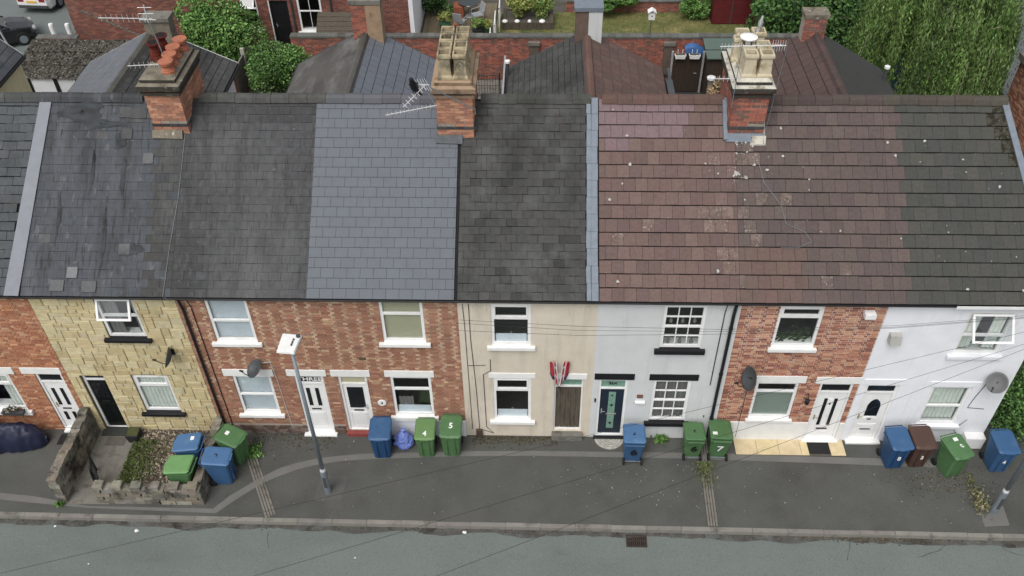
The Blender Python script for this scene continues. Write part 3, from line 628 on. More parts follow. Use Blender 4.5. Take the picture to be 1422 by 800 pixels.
slates(rf, x0+.03, x1-.31, .205, .26, .008, lambda x, s: (OS, jit(rc(80, 80, 78) if random.random() < .95 else rc(66, 66, 65), .09, .015)), jx=.003, js=.006, gap=.006, gs=.007, skip=lambda x, s: s > SLEN-.25 and x < -3.05)
ridge_row(rf, x0+.5, x1-.2, SLATEO, rc(82, 82, 76), .46)
b = MB()
for (u, v, n0, n1) in ((-.31, -.20, .0, .05), (-.195, -.03, .0, .032)):
    k = 0
    while k < 12:
        s0, s1 = k*SLEN/12, (k+1)*SLEN/12-.004; j = random.uniform(-.012, .012)
        b.hexa([rp(u+j, s0, n0), rp(v+j, s0, n0), rp(v+j, s1, n0), rp(u+j, s1, n0), rp(u+j, s0, n1+.008), rp(v+j, s0, n1+.008), rp(v+j, s1, n1), rp(u+j, s1, n1)]); k += 1
b.build('lead_strip', LEAD, rf)
# --- grey rendered house
h, x0, x1 = house('pale grey rendered house with black sills and small paned windows', 'house', 5); H6 = h
holes = [(1.63, 2.68, 3.70, 5.2), (1.62, 2.62, .77, 2.45), (.17, .94, .09, 2.45)]
wall(h, x0, x1, holes, GREYR)
window(h, *holes[0], grid=(3, 4), sill=BPAINT, inside=(('trinkets', 3, .75), ('trinkets', 3, 0)), sill_h=.16, fw=.08)
window(h, *holes[1], grid=(3, 4), sill=BPAINT, lintel=(1.49, 2.79, 2.46, 2.69), lm=BPAINT, inside=(('curtain', 1.70, 2.54, .85, 2.38, DRAPE), ('trinkets', 4, .0)), sill_h=.16, fw=.08)
NAVY = mat('navy_door', lin(34, 44, 58), .35, .1)
dr = door(h, *holes[2], 2.09, NAVY, panes=((.36, .66, .12, .92),), pane_m=GREENG, polys=[([(.51, .20), (.58, .235), (.51, .27), (.44, .235)], BPAINT), ([(.51, .60), (.58, .635), (.51, .67), (.44, .635)], BPAINT), ([(.51, .82), (.56, .845), (.51, .87), (.46, .845)], BPAINT)], letter=(.3, .74, .44), handle=(.1, .5), fan=GREENG, lintel=(.04, 1.10, 2.46, 2.69), lm=BPAINT, step=(.12, .98, .07, .10, BPAINT), lt_m=CHROME)
piece('lettering', text_mesh('SIX', .13, BPAINT), dr, (.555, .052, 2.24), (math.pi/2, 0, 0), (1.3, 1, 1))
MB().box(1.22, 1.38, -.03, 0, 1.74, 1.86).build('house_plaque', mat('copper_plaque', lin(120, 84, 62), .5), h); MB().box(1.18, 1.45, -.09, 0, 1.56, 1.6).build('small_shelf', WPAINT, h)
MB().box(.08, .12, -.03, 0, 1.55, 1.68).build('doorbell', BPAINT, h)
pipe(h, 3.33, -.075, .05, 5.25, .045); pipe(h, 3.12, -.02, 2.3, 5.3, .012, name='wall_cable')
gutter(h, x0, x1); rf = roof_deck(h, x0, x1)
PURP = [rc(124, 98, 100), rc(120, 95, 97)]; BRN = [rc(126, 102, 95), rc(122, 98, 92), rc(130, 106, 99), rc(120, 98, 93)]
def c6(x, s):
    r = int(s/.346+.5)
    if r >= 12 and x < (2.55 if r == 14 else 2.2 if r == 13 else 2.0): return TL, jit(rc(140, 116, 119), .025, .01)
    if r == 11 and .15 < x < .75: return TL, jit(rc(138, 114, 117), .03)
    if random.random() < .75*math.exp(-((r-5.5)/1.0)**2-((x-3.2)/.8)**2)+.75*math.exp(-((r-10)/1.2)**2-((x-3.4)/.5)**2)+.6*math.exp(-((r-2.5)/1.0)**2-((x-3.4)/.5)**2)+.03: return TLL, jit(rc(128, 106, 97), .05)
    return TL, jit(random.choice(BRN), .05, .015)
slates(rf, x0+.0, x1, .346, .30, .012, c6, gap=.007, gs=.026, js=.004)
ridge_row(rf, x0+.08, x1-.25, TILE, rc(112, 86, 78), .40)
# --- brick house with white plinth
h, x0, x1 = house('red brick house with white plinth and brown tiled roof', 'house', 6); H7 = h
holes = [(4.45, 5.54, 3.79, 5.22), (4.34, 5.47, .95, 2.41), (6.03, 6.91, .04, 2.40)]
lh = [(4.22, 5.62, 2.42, 2.68), (5.88, 7.06, 2.41, 2.66)]
w = wall(h, x0, x1, holes, MORTARL, .012); brickset(w, x0+.10, x1-.02, .77, 5.35, 0, holes+lh, REDB, j=.016)
b = MB()
for q in rects_minus((x0+.10, x1-.02, -.06, .77), holes): b.box(q[0], q[1], -.035, .012, q[2], q[3])
b.build('plinth', WPAINT, h); MB().box(x0, x0+.098, -.03, .012, 0, 5.3).build('corner_strip', GREYR, h)
window(h, *holes[0], rail=4.83, inside=(('plants',),), sx=.07)
window(h, *holes[1], rail=2.03, inside=(('roller', 1.0, 2.0, ROLLG),), lintel=lh[0], sash=False, sill_h=.1, sx=.07)
door(h, *holes[2], 2.05, UPVC, panes=((.26, .38, .28, .86), (.62, .74, .28, .86)), letter=(.3, .7, .2), handle=(.1, .45), panels=((.2, .8, .03, .14), (.40, .60, .28, .86)), polys=[([(.5, .72), (.54, .75), (.5, .78), (.46, .75)], DGLASS)], lintel=lh[1], hm=BRASS, step=(5.98, 6.98, .06, .12, WPAINT))
MB().box(6.48, 6.74, -.2, -.004, 4.98, 5.12).build('alarm_box', UPVC, h)
b = MB(); b.lathe([(.05, 0), (.06, .03), (.05, .14), (.07, .15), (.01, .22)], (5.77, -.12, 1.7), 8); b.tube([(5.77, 0, 2.0), (5.77, -.12, 2.02), (5.77, -.12, 1.9)], .012, 6); b.build('wall_lantern', BPAINT, h)
pipe(h, 4.12, -.03, .1, 2.7, .008, name='wall_cable')
gutter(h, x0, x1); rf = roof_deck(h, x0, x1)
BR7 = [rc(110, 95, 91), rc(106, 92, 88), rc(113, 98, 93), rc(105, 91, 89)]
def c7(x, s):
    r = int(s/.346+.5)
    if random.random() < .8*math.exp(-((r-5.5)/1.0)**2-((x-3.5)/.6)**2)+.75*math.exp(-((r-10.5)/1.2)**2-((x-3.7)/.45)**2)+.02: return TLL, jit(rc(116, 100, 93), .05)
    if x < 4.9 and r < 4: return TL, jit(rc(120, 97, 90), .05)
    return TL, jit(random.choice(BR7), .035, .01)
slates(rf, x0, x1+.0, .346, .30, .012, c7, gap=.007, gs=.026, js=.004)
ridge_row(rf, x0+.75, x1, TILE, rc(92, 78, 74), .42)
# --- white rendered house
h, x0, x1 = house('white rendered end house with an open top window and green grey tiles', 'house', 7); H8 = h
holes = [(9.07, 10.20, 3.60, 5.08), (8.98, 10.02, .78, 2.33), (7.25, 8.10, .04, 2.37)]
wall(h, x0, x1, holes, WHITER, ends=(1,), sk=.21)
window(h, *holes[0], rail=4.25, open_top=40, inside=(('curtain', 9.15, 9.5, 3.7, 5.0, CURT), ('curtain', 9.8, 10.1, 3.7, 5.0, CURT)), sill_x=(8.95, 10.33), sill=WHITER)
window(h, *holes[1], rail=1.52, inside=(('curtain', 9.05, 9.95, .9, 2.25, CURT),), lintel=(8.86, 10.22, 2.34, 2.54), lm=WHITER, sill=WHITER, sash=False)
arch = [(.26, .50), (.26, .72), (.32, .80), (.42, .845), (.5, .86), (.58, .845), (.68, .80), (.74, .72), (.74, .50)]
low = [(.22, .42), (.3, .39), (.5, .37), (.7, .39), (.78, .42), (.78, .455), (.5, .48), (.22, .455)]
door(h, *holes[2], 2.05, UPVC, polys=[(arch, DGLASS), (low, UPVC), ([(.42, .41), (.58, .41), (.58, .44), (.42, .44)], DGLASS)], panels=((.15, .85, .05, .32),), letter=(.3, .7, .2), handle=(.08, .48), lintel=(7.14, 8.25, 2.38, 2.6), lm=WHITER, hm=BRASS, step=(7.2, 8.16, .06, .14, WPAINT))
MB().hexa([(7.30, -.22, 4.1), (7.58, -.22, 4.1), (7.58, -.003, 4.1), (7.30, -.003, 4.1), (7.30, -.16, 4.36), (7.58, -.16, 4.36), (7.58, -.003, 4.36), (7.30, -.003, 4.36)]).build('vent_cowl', mat('grey_vent', lin(168, 166, 160), .6), h)
b = MB(); b.tube([(10.35, -.012, 2.6), (10.2, -.012, 1.9), (10.15, -.012, 1.5), (10.6, -.012, 1.45)], .009, 5); b.tube([(10.3, -.02, 1.0), (10.05, -.03, .6), (10.25, -.02, .3)], .007, 5); b.build('wall_cable', WIREM, h)
MB().box(10.38, 10.92, -.26, -.004, .02, .46).build('meter_box', UPVC, h, bevel=.015)
gutter(h, x0, x1, BLACKP); MB().box(8.55, x1, -.208, -.196, 5.37, 5.46).build('white_fascia', UPVC, h); rf = roof_deck(h, x0, x1, sk=.21)
GRN = [rc(86, 86, 80), rc(83, 84, 78), rc(89, 88, 82), rc(81, 83, 78)]
def c8(x, s):
    r = int(s/.346+.5)
    if x < 7.5: return TL, jit(random.choice(BR7), .035, .01)
    if (x > 10.62-.168*s and (s > 3.2 or random.random() < .25)) or (s > 4.0 and x > 10.3-.168*s and random.random() < .45): return TLM, jit(rc(84, 82, 70), .1)
    return TL, jit(random.choice(GRN), .035, .01)
slates(rf, x0, x1-.06, .346, .30, .012, c8, skip=lambda x, s: x > 10.93-.168*s, gap=.006, gs=.026, js=.004)
ridge_row(rf, x0, x1-.80, TILE, rc(90, 84, 74), .42)
b = MB(); xr = x1-.168*SLEN; b.hexa([rp(x1-.09, 0, .0), rp(x1+.07, 0, .0), rp(xr+.07, SLEN, .0), rp(xr-.09, SLEN, .0), rp(x1-.09, 0, .05), rp(x1+.07, 0, .05), rp(xr+.07, SLEN, .05), rp(xr-.09, SLEN, .05)]); b.build('verge_lead', LEAD, rf)
# bird droppings on the tiles
b = MB()
for (x, s) in [(random.uniform(7.0, 10.6), random.uniform(.3, 5.1)) for _ in range(26)]+[(random.uniform(.2, 6.8), random.uniform(.3, 5.0)) for _ in range(22)]+[(random.gauss(3.6, .35), random.uniform(3.0, 4.1)) for _ in range(30)]:
    r_ = random.choice((.01, .012, .015, .02, .03, .045)); n = 9
    b.quad(*[rp(x+r_*random.uniform(.35, 1.2)*math.cos(6.28*i/n), s+r_*random.uniform(.35, 1.2)*math.sin(6.28*i/n), .052) for i in range(n)])
stuff(b.build('bird_droppings', mat('droppings', rc(206, 204, 196), .9, .1), rf))

# ------------------------------------------------------------------ main chimney stacks (parts of the houses they rise from)
def stack(h, x0, x1, y0, y1, pal, corb_m, top_z=9.36, slab=CONC):
    zb = 7.7
    c = MB().box(x0+.014, x1-.014, y0+.014, y1-.014, zb-.6, top_z).build('chimney', MORTAR, h)
    bands = [(8.30, 8.375), (8.225, 8.30)]
    for (lo, hi, p) in ((zb, 8.225, pal), (8.225, 8.30, BLUEB), (8.30, 8.375, pal[:1]+[lin(150, 143, 130)]), (8.375, 9.125, pal), (9.125, 9.35, pal[:1]+[lin(104, 92, 74), lin(88, 82, 68)])):
        d = .02 if lo == 8.225 else 0
        brickset(c, x0-d, x1+d, lo, hi, y0-d, [], p, 80, flem=False)
        brickset(c, y0-d+.03, y1+d-.01, lo, hi, x1+d, [], p, 80, flem=False, plane='x', sign=1)
        brickset(c, y0-d+.03, y1+d-.01, lo, hi, x0-d, [], p, 40, flem=False, plane='x', sign=-1)
    b = MB(); b.box(x0-.05, x1+.05, y0-.05, y1+.05, 9.13, 9.205); b.build('corbel', corb_m, c)
    b = MB(); b.box(x0-.10, x1+.10, y0-.10, y1+.10, 9.28, 9.40); b.build('corbel', corb_m, c, bevel=.01)
    b = MB(); b.hexa([(x0-.09, y0-.09, 9.405), (x1+.09, y0-.09, 9.405), (x1+.09, y1+.09, 9.405), (x0-.09, y1+.09, 9.405), (x0+.02, y0+.02, 9.45), (x1-.02, y0+.02, 9.45), (x1-.02, y1-.02, 9.45), (x0+.02, y1-.02, 9.45)]); b.build('flaunching', slab, c)
    b = MB(); b.box(x0+.0, x1-.0, y0+.0, y1-.0, 9.455, 9.53); b.build('cap_course', corb_m, c, bevel=.006)
    b = MB(); b.hexa([(x0+.0, y0+.0, 9.533), (x1, y0, 9.533), (x1, y1, 9.533), (x0, y1, 9.533), (x0+.1, y0+.1, 9.60), (x1-.1, y0+.1, 9.60), (x1-.1, y1-.1, 9.60), (x0+.1, y1-.1, 9.60)]); b.build('flaunching', slab, c)
    return c
def round_pot(c, x, y, r, hgt, m, col, rings=True, lid=False):
    p = [(r*1.0, 0), (r*.95, .03)]
    if rings:
        for k in range(4): z = hgt*(.2+.16*k); p += [(r*.93-.02*k, z), (r*1.0-.02*k, z+.012), (r*.93-.02*k, z+.03)]
    p += [(r*.86, hgt*.9), (r*1.0, hgt*.92), (r*1.0, hgt)]
    b = MB(); b.lathe(p, (x, y, 9.58), 20); o = b.build('chimney_pot', m, c, smooth=False); o.color = (*col, 1)
    d = MB()
    if lid: d.lathe([(r*1.02, hgt+.002), (r*1.08, hgt+.03), (r*1.05, hgt+.06)], (x, y, 9.58), 20); q = d.build('pot_lid', m, c); q.color = (*col, 1)
    else: d.lathe([(r*.8, hgt+.001), (r*.8, hgt+.003)], (x, y, 9.58), 16); d.build('flue_opening', SOOTHOLE, c)
def square_pot(c, x, y, w, hgt, m=None, lid=None, z=9.57):
    m = m or BUFFPOT
    w2 = w/2; b = MB(); b.lathe([(w2*1.1, 0), (w2*1.1, .07), (w2*.92, .12), (w2*.80, hgt*.8), (w2*1.02, hgt*.84), (w2*1.02, hgt*.93), (w2*.95, hgt), (w2*.72, hgt), (w2*.68, hgt*.8)], (x, y, z), 4, sq=True)
    o = b.build('chimney_pot', m, c, bevel=.012)
    MB().box(x-w2*.69, x+w2*.69, y-w2*.69, y+w2*.69, z+hgt*.7, z+hgt*.81).build('flue_opening', SOOTHOLE, c)
    if lid:
        d = MB(); d.lathe([(.06, hgt-.05), (.06, hgt+.1), (.20, hgt+.12), (.21, hgt+.15), (.08, hgt+.2), (.0, hgt+.21)], (x, y, z), 20); d.build('cowl', lid, c)
SOOTC = mat('sooty_brick', lin(62, 58, 52), .95, .3, 6, .4, 30, layers=((lin(130, 126, 112), 5, .58, .7),))
FLCH = mat('lichen_mortar', lin(122, 114, 98), .95, .2, 6, .5, 25, layers=((lin(68, 64, 54), 3, .5, .7), (lin(176, 172, 158), 9, .62, .7)))
FLCB = mat('buff_mortar', lin(158, 132, 104), .95, .15, 5, .4, 25, layers=((lin(96, 82, 64), 3, .55, .75),))
c1 = stack(H3, -11.22, -10.34, 3.2, 4.85, CHIMB, SOOTC, slab=FLCH)
for (x, y, hh) in ((-10.98, 4.55, .40), (-11.02, 4.1, .44)): round_pot(c1, x, y, .165, hh+.05, TERRA, lin(150, 92, 92), True)
for (x, y) in ((-10.55, 4.62), (-10.6, 4.22), (-10.58, 3.85), (-10.55, 3.5)): round_pot(c1, x, y, .17, .26, TERRA, (1.1, 1.1, 1.05), True, True)
c2 = stack(H4, -4.02, -3.12, 3.12, 4.75, CHIMB, mat('buff_corbel', lin(140, 116, 92), .95, .2, 6, .4, layers=((lin(62, 56, 48), 3, .5, .7),)), slab=FLCB)
for yy in (3.35, 3.72, 4.12, 4.50):
    for xx in (-3.76, -3.39): square_pot(c2, xx, yy, .34, .66)
c3 = stack(H6, 3.20, 4.05, 3.18, 4.85, CHIMR, SOOTC, slab=mat('white_mortar', lin(190, 186, 172), .9, .15, 5, .3, layers=((lin(110, 102, 86), 3, .55, .7),)))
CR3 = mat('cream_clay', lin(196, 184, 154), .85, .15, 6, .2, layers=((lin(150, 132, 92), 3, .52, .7), (lin(92, 84, 70), 4, .62, .8)))
for k, (xx, yy) in enumerate(((3.48, 3.45), (3.85, 3.45), (3.47, 3.9), (3.84, 3.88), (3.45, 4.5), (3.85, 4.55))): square_pot(c3, xx, yy, .33, .62, CR3, UPVC if k == 2 else None)
square_pot(c3, 3.30, 4.2, .22, .62, CR3)
# lead aprons at the feet of the stacks
for (c, a, b_, y0, m, sides) in ((c1, -11.22, -10.55, 3.2, FLCH, ()), (c2, -4.02, -3.45, 3.12, mat('dull_lead', rc(104, 110, 114), .7, .2, 6), ()), (c3, 3.20, 4.05, 3.18, LEAD, (0,), )):
    s = (y0+.16)/CA
    q = MB(); q.hexa([rp(a-.06, s-.14, .012), rp(b_+.04, s-.16, .012), rp(b_+.04, s+.1, .012), rp(a-.06, s+.1, .012), rp(a-.06, s-.14, .05), rp(b_+.04, s-.16, .05), rp(b_+.04, s+.05, .12), rp(a-.06, s+.05, .12)])
    q.build('lead_apron', m, c)
    for k in sides: xx = (a-.11, b_+.002)[k]; MB().hexa([rp(xx, s-.1, .02), rp(xx+.1, s-.1, .02), rp(xx+.1, s+1.0, .02), rp(xx, s+1.0, .02), rp(xx, s-.1, .1), rp(xx+.1, s-.1, .1), rp(xx+.1, s+1.0, .1), rp(xx, s+1.0, .1)]).build('side_flashing', m, c)
s = (3.18+.16)/CA; MB().hexa([rp(4.055, s-.2, .02), rp(4.12, s-.2, .02), rp(4.16, s+.95, .02), rp(4.055, s+.95, .02), rp(4.055, s-.2, .14), rp(4.08, s-.2, .08), rp(4.10, s+.95, .08), rp(4.055, s+.95, .2)]).build('mortar_fillet', MATS['white_mortar'], c3); MB().hexa([rp(3.75, s-.24, .03), rp(4.14, s-.24, .03), rp(4.14, s-.02, .03), rp(3.75, s-.02, .03), rp(3.78, s-.22, .075), rp(4.12, s-.22, .075), rp(4.12, s-.02, .15), rp(3.78, s-.02, .15)]).build('mortar_fillet', MATS['white_mortar'], c3)
# ------------------------------------------------------------------ rear extensions
def rear_ext(label, xc, hw, ze, za, y1, wallm, wallm_r=None, left=None, right=None, lm=None, rm=None, ridge=None, y0=5.0):
    e = thing('rear_extension', label, 'building', (xc, 9, 0), group='rear extensions behind the terrace', world=True)
    b = MB(); wx = hw-.15
    b.extrude([(xc-wx, y1-.30, 0), (xc+wx, y1-.30, 0), (xc+wx, y1-.30, ze), (xc, y1-.30, za-.12), (xc-wx, y1-.30, ze)], (0, .22, 0)); b.box(xc-wx, xc-wx+.2, 8.0, y1-.31, 0, ze)
    b.build('wall', wallm, e)
    MB().box(xc+wx-.2, xc+wx, 8.0, y1-.31, 0, ze).build('side_wall', wallm_r or wallm, e)
    bt = math.atan((za-ze)/hw); ln = math.hypot(hw, za-ze)
    b = MB(); t = .05
    b.extrude([(xc-hw, y0, ze-.02), (xc, y0, za-.02), (xc+hw, y0, ze-.02), (xc+hw, y0, ze-.10), (xc, y0, za-.12), (xc-hw, y0, ze-.10)], (0, y1-y0, 0))
    r = b.build('roof', DECK, e)
    def slope(side, spec, m):
        if spec is None:
            q = MB(); sx = side
            q.hexa([(xc+sx*hw, y0, ze), (xc+sx*hw, y1, ze), (xc, y1, za), (xc, y0, za)][::(1 if sx < 0 else 1)]+[(xc+sx*hw, y0, ze+.03), (xc+sx*hw, y1, ze+.03), (xc, y1, za+.03), (xc, y0, za+.03)])
            q.build('roof_felt', m, r); return
        gauge, w, th, fn = spec; cache = {}; row = 0; s = 0.
        while s < ln-.05:
            y = 5.9-(w/2 if row % 2 else 0)
            while y < y1-.02:
                a, c = max(y, 5.9), min(y+w, y1)
                if c-a > .04:
                    (mm, nm), col = fn(); l2 = min(gauge-.016, ln+.02-s); key = (mm.name, round(l2, 2))
                    if key not in cache: cache[key] = MB().hexa([(-.5, 0, -.03), (.5, 0, -.03), (.5, l2, -.03), (-.5, l2, -.03), (-.5, 0, th), (.5, 0, th), (.5, l2, th), (-.5, l2, th)]).mesh(nm, mm)
                    p = Vector((xc+side*(hw-s*math.cos(bt)), (a+c)/2, ze+s*math.sin(bt)))+Vector((side*math.sin(bt), 0, math.cos(bt)))*(.035+random.uniform(0, .004))
                    piece(nm, cache[key], r, p, (bt-.4*th/gauge, 0, R(90)*side), (c-a-.012, 1, 1), col)
                y += w
            s += gauge; row += 1
    slope(-1, left, lm); slope(1, right, rm)
    q = MB(); q.extrude([(-.15, -.5, -.10), (-.09, -.5, .02), (0, -.5, .06), (.09, -.5, .02), (.15, -.5, -.10)], (0, 1, 0)); me = q.mesh('ridge_tile', ridge[0])
    n = round((y1-5.6)/.42)
    for k in range(n): d = (y1-5.6)/n; piece('ridge_tile', me, r, (xc, 5.6+d*(k+.5), za+.06+random.uniform(0, .008)), (0, 0, random.uniform(-.01, .01)), (1, d-.006, 1), jit(ridge[1], .1))
    # bargeboards and gutters
    q = MB(); q.hexa([(xc-hw, y1, ze-.12), (xc, y1, za-.12), (xc, y1+.03, za-.12), (xc-hw, y1+.03, ze-.12), (xc-hw, y1, ze+.04), (xc, y1, za+.04), (xc, y1+.03, za+.04), (xc-hw, y1+.03, ze+.04)])
    q.hexa([(xc, y1, za-.12), (xc+hw, y1, ze-.12), (xc+hw, y1+.03, ze-.12), (xc, y1+.03, za-.12), (xc, y1, za+.04), (xc+hw, y1, ze+.04), (xc+hw, y1+.03, ze+.04), (xc, y1+.03, za+.04)]); q.build('bargeboard', ridge[2] if len(ridge) > 2 else DGREY, e)
    for sx in (-1, 1): MB().tube([(xc+sx*(hw+.03), 8.3, ze-.06), (xc+sx*(hw+.03), y1, ze-.06)], .055, 8).build('gutter', BLACKP, e)
    return e
def ext_stack(e, x0, x1, y0, y1, z0, z1, m, pal=None, cap=LEAD, right=None):
    c = MB().box(x0, x1, y0, y1, z0, z1).build('chimney', m, e)
    if pal: brickset(c, x0-.012, x1+.012, z0, z1, y0-.012, [], pal, 60, flem=False); brickset(c, y0, y1, z0, z1, x1+.014, [], pal, 0, flem=False, plane='x')
    if right: MB().box((x0+x1)/2, x1+.02, y0-.02, y1+.02, z0, z1).build('render_coat', right, c)
    MB().box(x0-.05, x1+.05, y0-.05, y1+.05, z1, z1+.14).build('cap', cap, c, bevel=.01)
    q = MB(); q.hexa([(x0-.12, y0-.16, z0+.0), (x1+.12, y0-.16, z0+.0), (x1+.12, y0-.03, z0+.0), (x0-.12, y0-.03, z0+.0), (x0-.02, y0-.05, z0+.16), (x1+.02, y0-.05, z0+.16), (x1+.02, y0-.03, z0+.16), (x0-.02, y0-.03, z0+.16)])
    return c
FELT = mat('old_felt', rc(100, 97, 93), .9, .12, 3, .3, 30, layers=((rc(150, 150, 148), 1.2, .52, .7, (.5, .5, 2.0), .7), (rc(76, 72, 70), .7, .5, .7)))
FELTG = mat('dark_green_felt', rc(72, 73, 70), .9, .1, 3, .3, 40, fine=.1)
RSL = lambda: (NS, jit(rc(106, 112, 122, .85), .05, .01))
e0 = rear_ext('slate roofed rear wing with cream side wall at the far left', -21.55, 2.45, 5.73, 8.15, 11.45, mat('cream_wall', lin(224, 216, 172), .9, .05), left=None, lm=FELT, right=(.26, .34, .007, lambda: (OS, jit(rc(92, 96, 102), .08))), ridge=(SLATEO, rc(90, 90, 90), UPVC))
e1 = rear_ext('grey slated rear wing with white side wall behind the leftmost chimney', -13.85, 2.45, 6.0, 7.2, 10.43, mat('wing_brick', lin(128, 74, 58), .9, .2), wallm_r=WHITER, left=(.24, .33, .006, lambda: (NS, jit(rc(108, 112, 118, .9), .05, .01))), right=(.24, .33, .008, lambda: (CD, jit(rc(72, 72, 72), .12))), ridge=(SLATEO, rc(98, 96, 90), UPVC))
ext_stack(e1, -13.9, -13.1, 9.95, 10.4, 6.9, 7.7, FLCH, cap=CONC)
e2 = rear_ext('rear wing with one felted slope and one blue grey slated slope', -6.98, 2.42, 5.95, 7.25, 10.43, mat('wing_brick_b', lin(128, 74, 58), .9, .2), lm=FELT, right=(.30, .33, .006, RSL), ridge=(SLATEO, rc(106, 102, 96)))
ext_stack(e2, -7.32, -6.42, 9.95, 10.42, 6.95, 8.28, mat('patched_render', lin(150, 128, 108), .95, .2, 3, .3), CHIMR, cap=CONC, right=FLCB)
e3 = rear_ext('rear wing half dark slate and half brown tile with pale chimney', -.02, 2.46, 5.86, 7.18, 10.43, mat('wing_brick_c', lin(128, 74, 58), .9, .2), left=(.20, .27, .007, lambda: (OS, jit(rc(80, 80, 78), .14, .02))), right=(.34, .33, .02, lambda: (TL, jit(rc(116, 92, 84), .12, .04))), ridge=(TILE, rc(122, 92, 82)))
ext_stack(e3, -.40, .40, 9.95, 10.42, 6.95, 8.06, mat('brown_stack', lin(108, 90, 78), .9, .15), cap=LEAD, right=GREYR)
q = MB(); q.tube([(2.62, 8.5, 5.9), (2.66, 10.3, 5.9)], .06, 8); q.box(2.5, 2.7, 8.6, 9.5, 5.88, 6.0); q.build('gutter_trough', DGREY, e3)
e4 = rear_ext('rear wing half brown tile and half dark felt with small brick chimney', 7.06, 2.47, 5.80, 7.23, 10.43, mat('wing_brick_d', lin(128, 74, 58), .9, .2), left=(.36, .34, .02, lambda: (TL, jit(rc(100, 80, 76), .07, .02))), rm=FELTG, ridge=(TILE, rc(96, 78, 74)))
ext_stack(e4, 6.62, 7.28, 9.98, 10.42, 6.95, 7.82, MORTAR, CHIMR, cap=FLCH)
# a white vent pipe top by each of two wings
for (x, y, z, l) in ((-2.52, 9.9, 5.9, 'dark vent pipe with white cap beside the dark slated wing'), (9.35, 9.6, 5.9, 'dark vent pipe with white cap by the willow')):
    t = thing('vent_pipe', l, 'pipe', (x, y, 0), group='vent pipes', world=True); MB().tube([(x, y, 0), (x, y, z+.45)], .055, 10).build('pipe', DGREY, t); MB().tube([(x, y, z+.45), (x, y, z+.52)], .085, 10).build('cap', UPVC, t)

# ------------------------------------------------------------------ foliage
def leaves(b, c, rad, n, size, cols, hollow=.55, flat=0, blobs=None):
    """leaf-sized quads through a lumpy volume: 'blobs' sub-clumps spread over the ellipsoid"""
    bl = []
    for _ in range(blobs or 14):
        v = Vector((random.gauss(0, 1), random.gauss(0, 1), random.gauss(0, 1))).normalized()*random.uniform(.35, .85)
        bl.append((Vector((c[0]+v.x*rad[0], c[1]+v.y*rad[1], c[2]+v.z*rad[2])), random.uniform(.28, .5), random.uniform(.72, 1.25)))
    for _ in range(n):
        p, rs, br = random.choice(bl); v = Vector((random.gauss(0, 1), random.gauss(0, 1), random.gauss(0, 1))).normalized()*(random.uniform(hollow, 1)**.6)*rs
        q = p+Vector((v.x*rad[0], v.y*rad[1], v.z*rad[2]))
        if q.z < .02: continue
        nrm = (v+Vector((random.gauss(0, .5), random.gauss(0, .5), random.gauss(.35, .5)))).normalized()
        t = nrm.cross(Vector((random.gauss(0, 1), random.gauss(0, 1), random.gauss(0, 1)))).normalized(); u = nrm.cross(t); s = size*random.uniform(.6, 1.25)
        b.quad(q-t*s, q-u*s*.55, q+t*s, q+u*s*.55, col=jit(random.choice(cols), .22, .08) if br == 1 else tuple(x*br for x in jit(random.choice(cols), .2, .06)))
DKG = [lin(56, 92, 40), lin(68, 106, 46), lin(48, 80, 36), lin(82, 118, 52)]
MDG = [lin(88, 132, 52), lin(102, 146, 60), lin(74, 114, 46), lin(114, 154, 70)]
YLG = [lin(128, 146, 58), lin(146, 156, 70), lin(108, 130, 50), lin(160, 150, 84)]
WLG = [lin(98, 134, 56), lin(112, 146, 66), lin(84, 118, 50), lin(126, 156, 78), lin(104, 130, 60)]
def shrub(name, label, cat, x, y, r, hgt, cols, n=5000, size=.06, blobs=16, z0=0, group=None, stems=5):
    t = thing(name, label, cat, (x, y, z0), group=group, world=True)
    b = MB(); leaves(b, (x, y, z0+hgt*.52), (r, r*.9 if not isinstance(r, tuple) else r[1], hgt*.5) if not isinstance(r, tuple) else (r[0], r[1], hgt*.5), n, size, cols, blobs=blobs); b.build('crown', LEAF, t)
    s = MB(); rx = r[0] if isinstance(r, tuple) else r
    for k in range(stems): a = random.uniform(0, 6.28); s.tube([(x+.05*math.cos(a), y+.05*math.sin(a), z0), (x+rx*.25*math.cos(a), y+rx*.25*math.sin(a), z0+hgt*.4), (x+rx*.5*math.cos(a), y+rx*.5*math.sin(a), z0+hgt*.75)], [.04, .028, .012], 5)
    s.build('trunk', BARK, t); return t
shrub('garden_shrub', 'large bright green shrub behind the leftmost chimney', 'shrub', -15.7, 20.7, (2.2, 1.2), 3.5, MDG, 15000, .075, 26)
shrub('garden_shrub', 'low green hedge in front of the brick boundary wall', 'shrub', -12.6, 18.6, (1.75, 1.2), 2.7, MDG+DKG, 11000, .06, 22)
shrub('garden_shrub', 'rough undergrowth below the hedge beside the felted wing', 'shrub', -12.1, 16.6, (1.4, .9), .8, YLG+MDG, 3500, .05, 16)
shrub('garden_shrub', 'pale variegated shrub growing in the raised timber bed', 'shrub', -2.5, 25.4, (.75, .55), 1.7, YLG, 3500, .06, 14, .3)
shrub('garden_shrub', 'darker green shrub at the right end of the raised bed', 'shrub', -1.35, 25.5, (.7, .55), 1.3, MDG+YLG, 2600, .06, 12, .3)
shrub('garden_shrub', 'dark green bush at the back corner of the timber deck', 'shrub', -6.6, 26.0, (.8, .6), 1.4, DKG, 2500, .07, 10)
shrub('garden_shrub', 'bright green bush against the garden back wall behind the lawn', 'shrub', 2.0, 26.1, (1.5, .5), 1.1, MDG, 4000, .07, 12, .25)
shrub('garden_shrub', 'bright green bush to the left of the red shed', 'shrub', 6.1, 25.9, (.85, .8), 1.7, MDG, 4000, .07, 12)
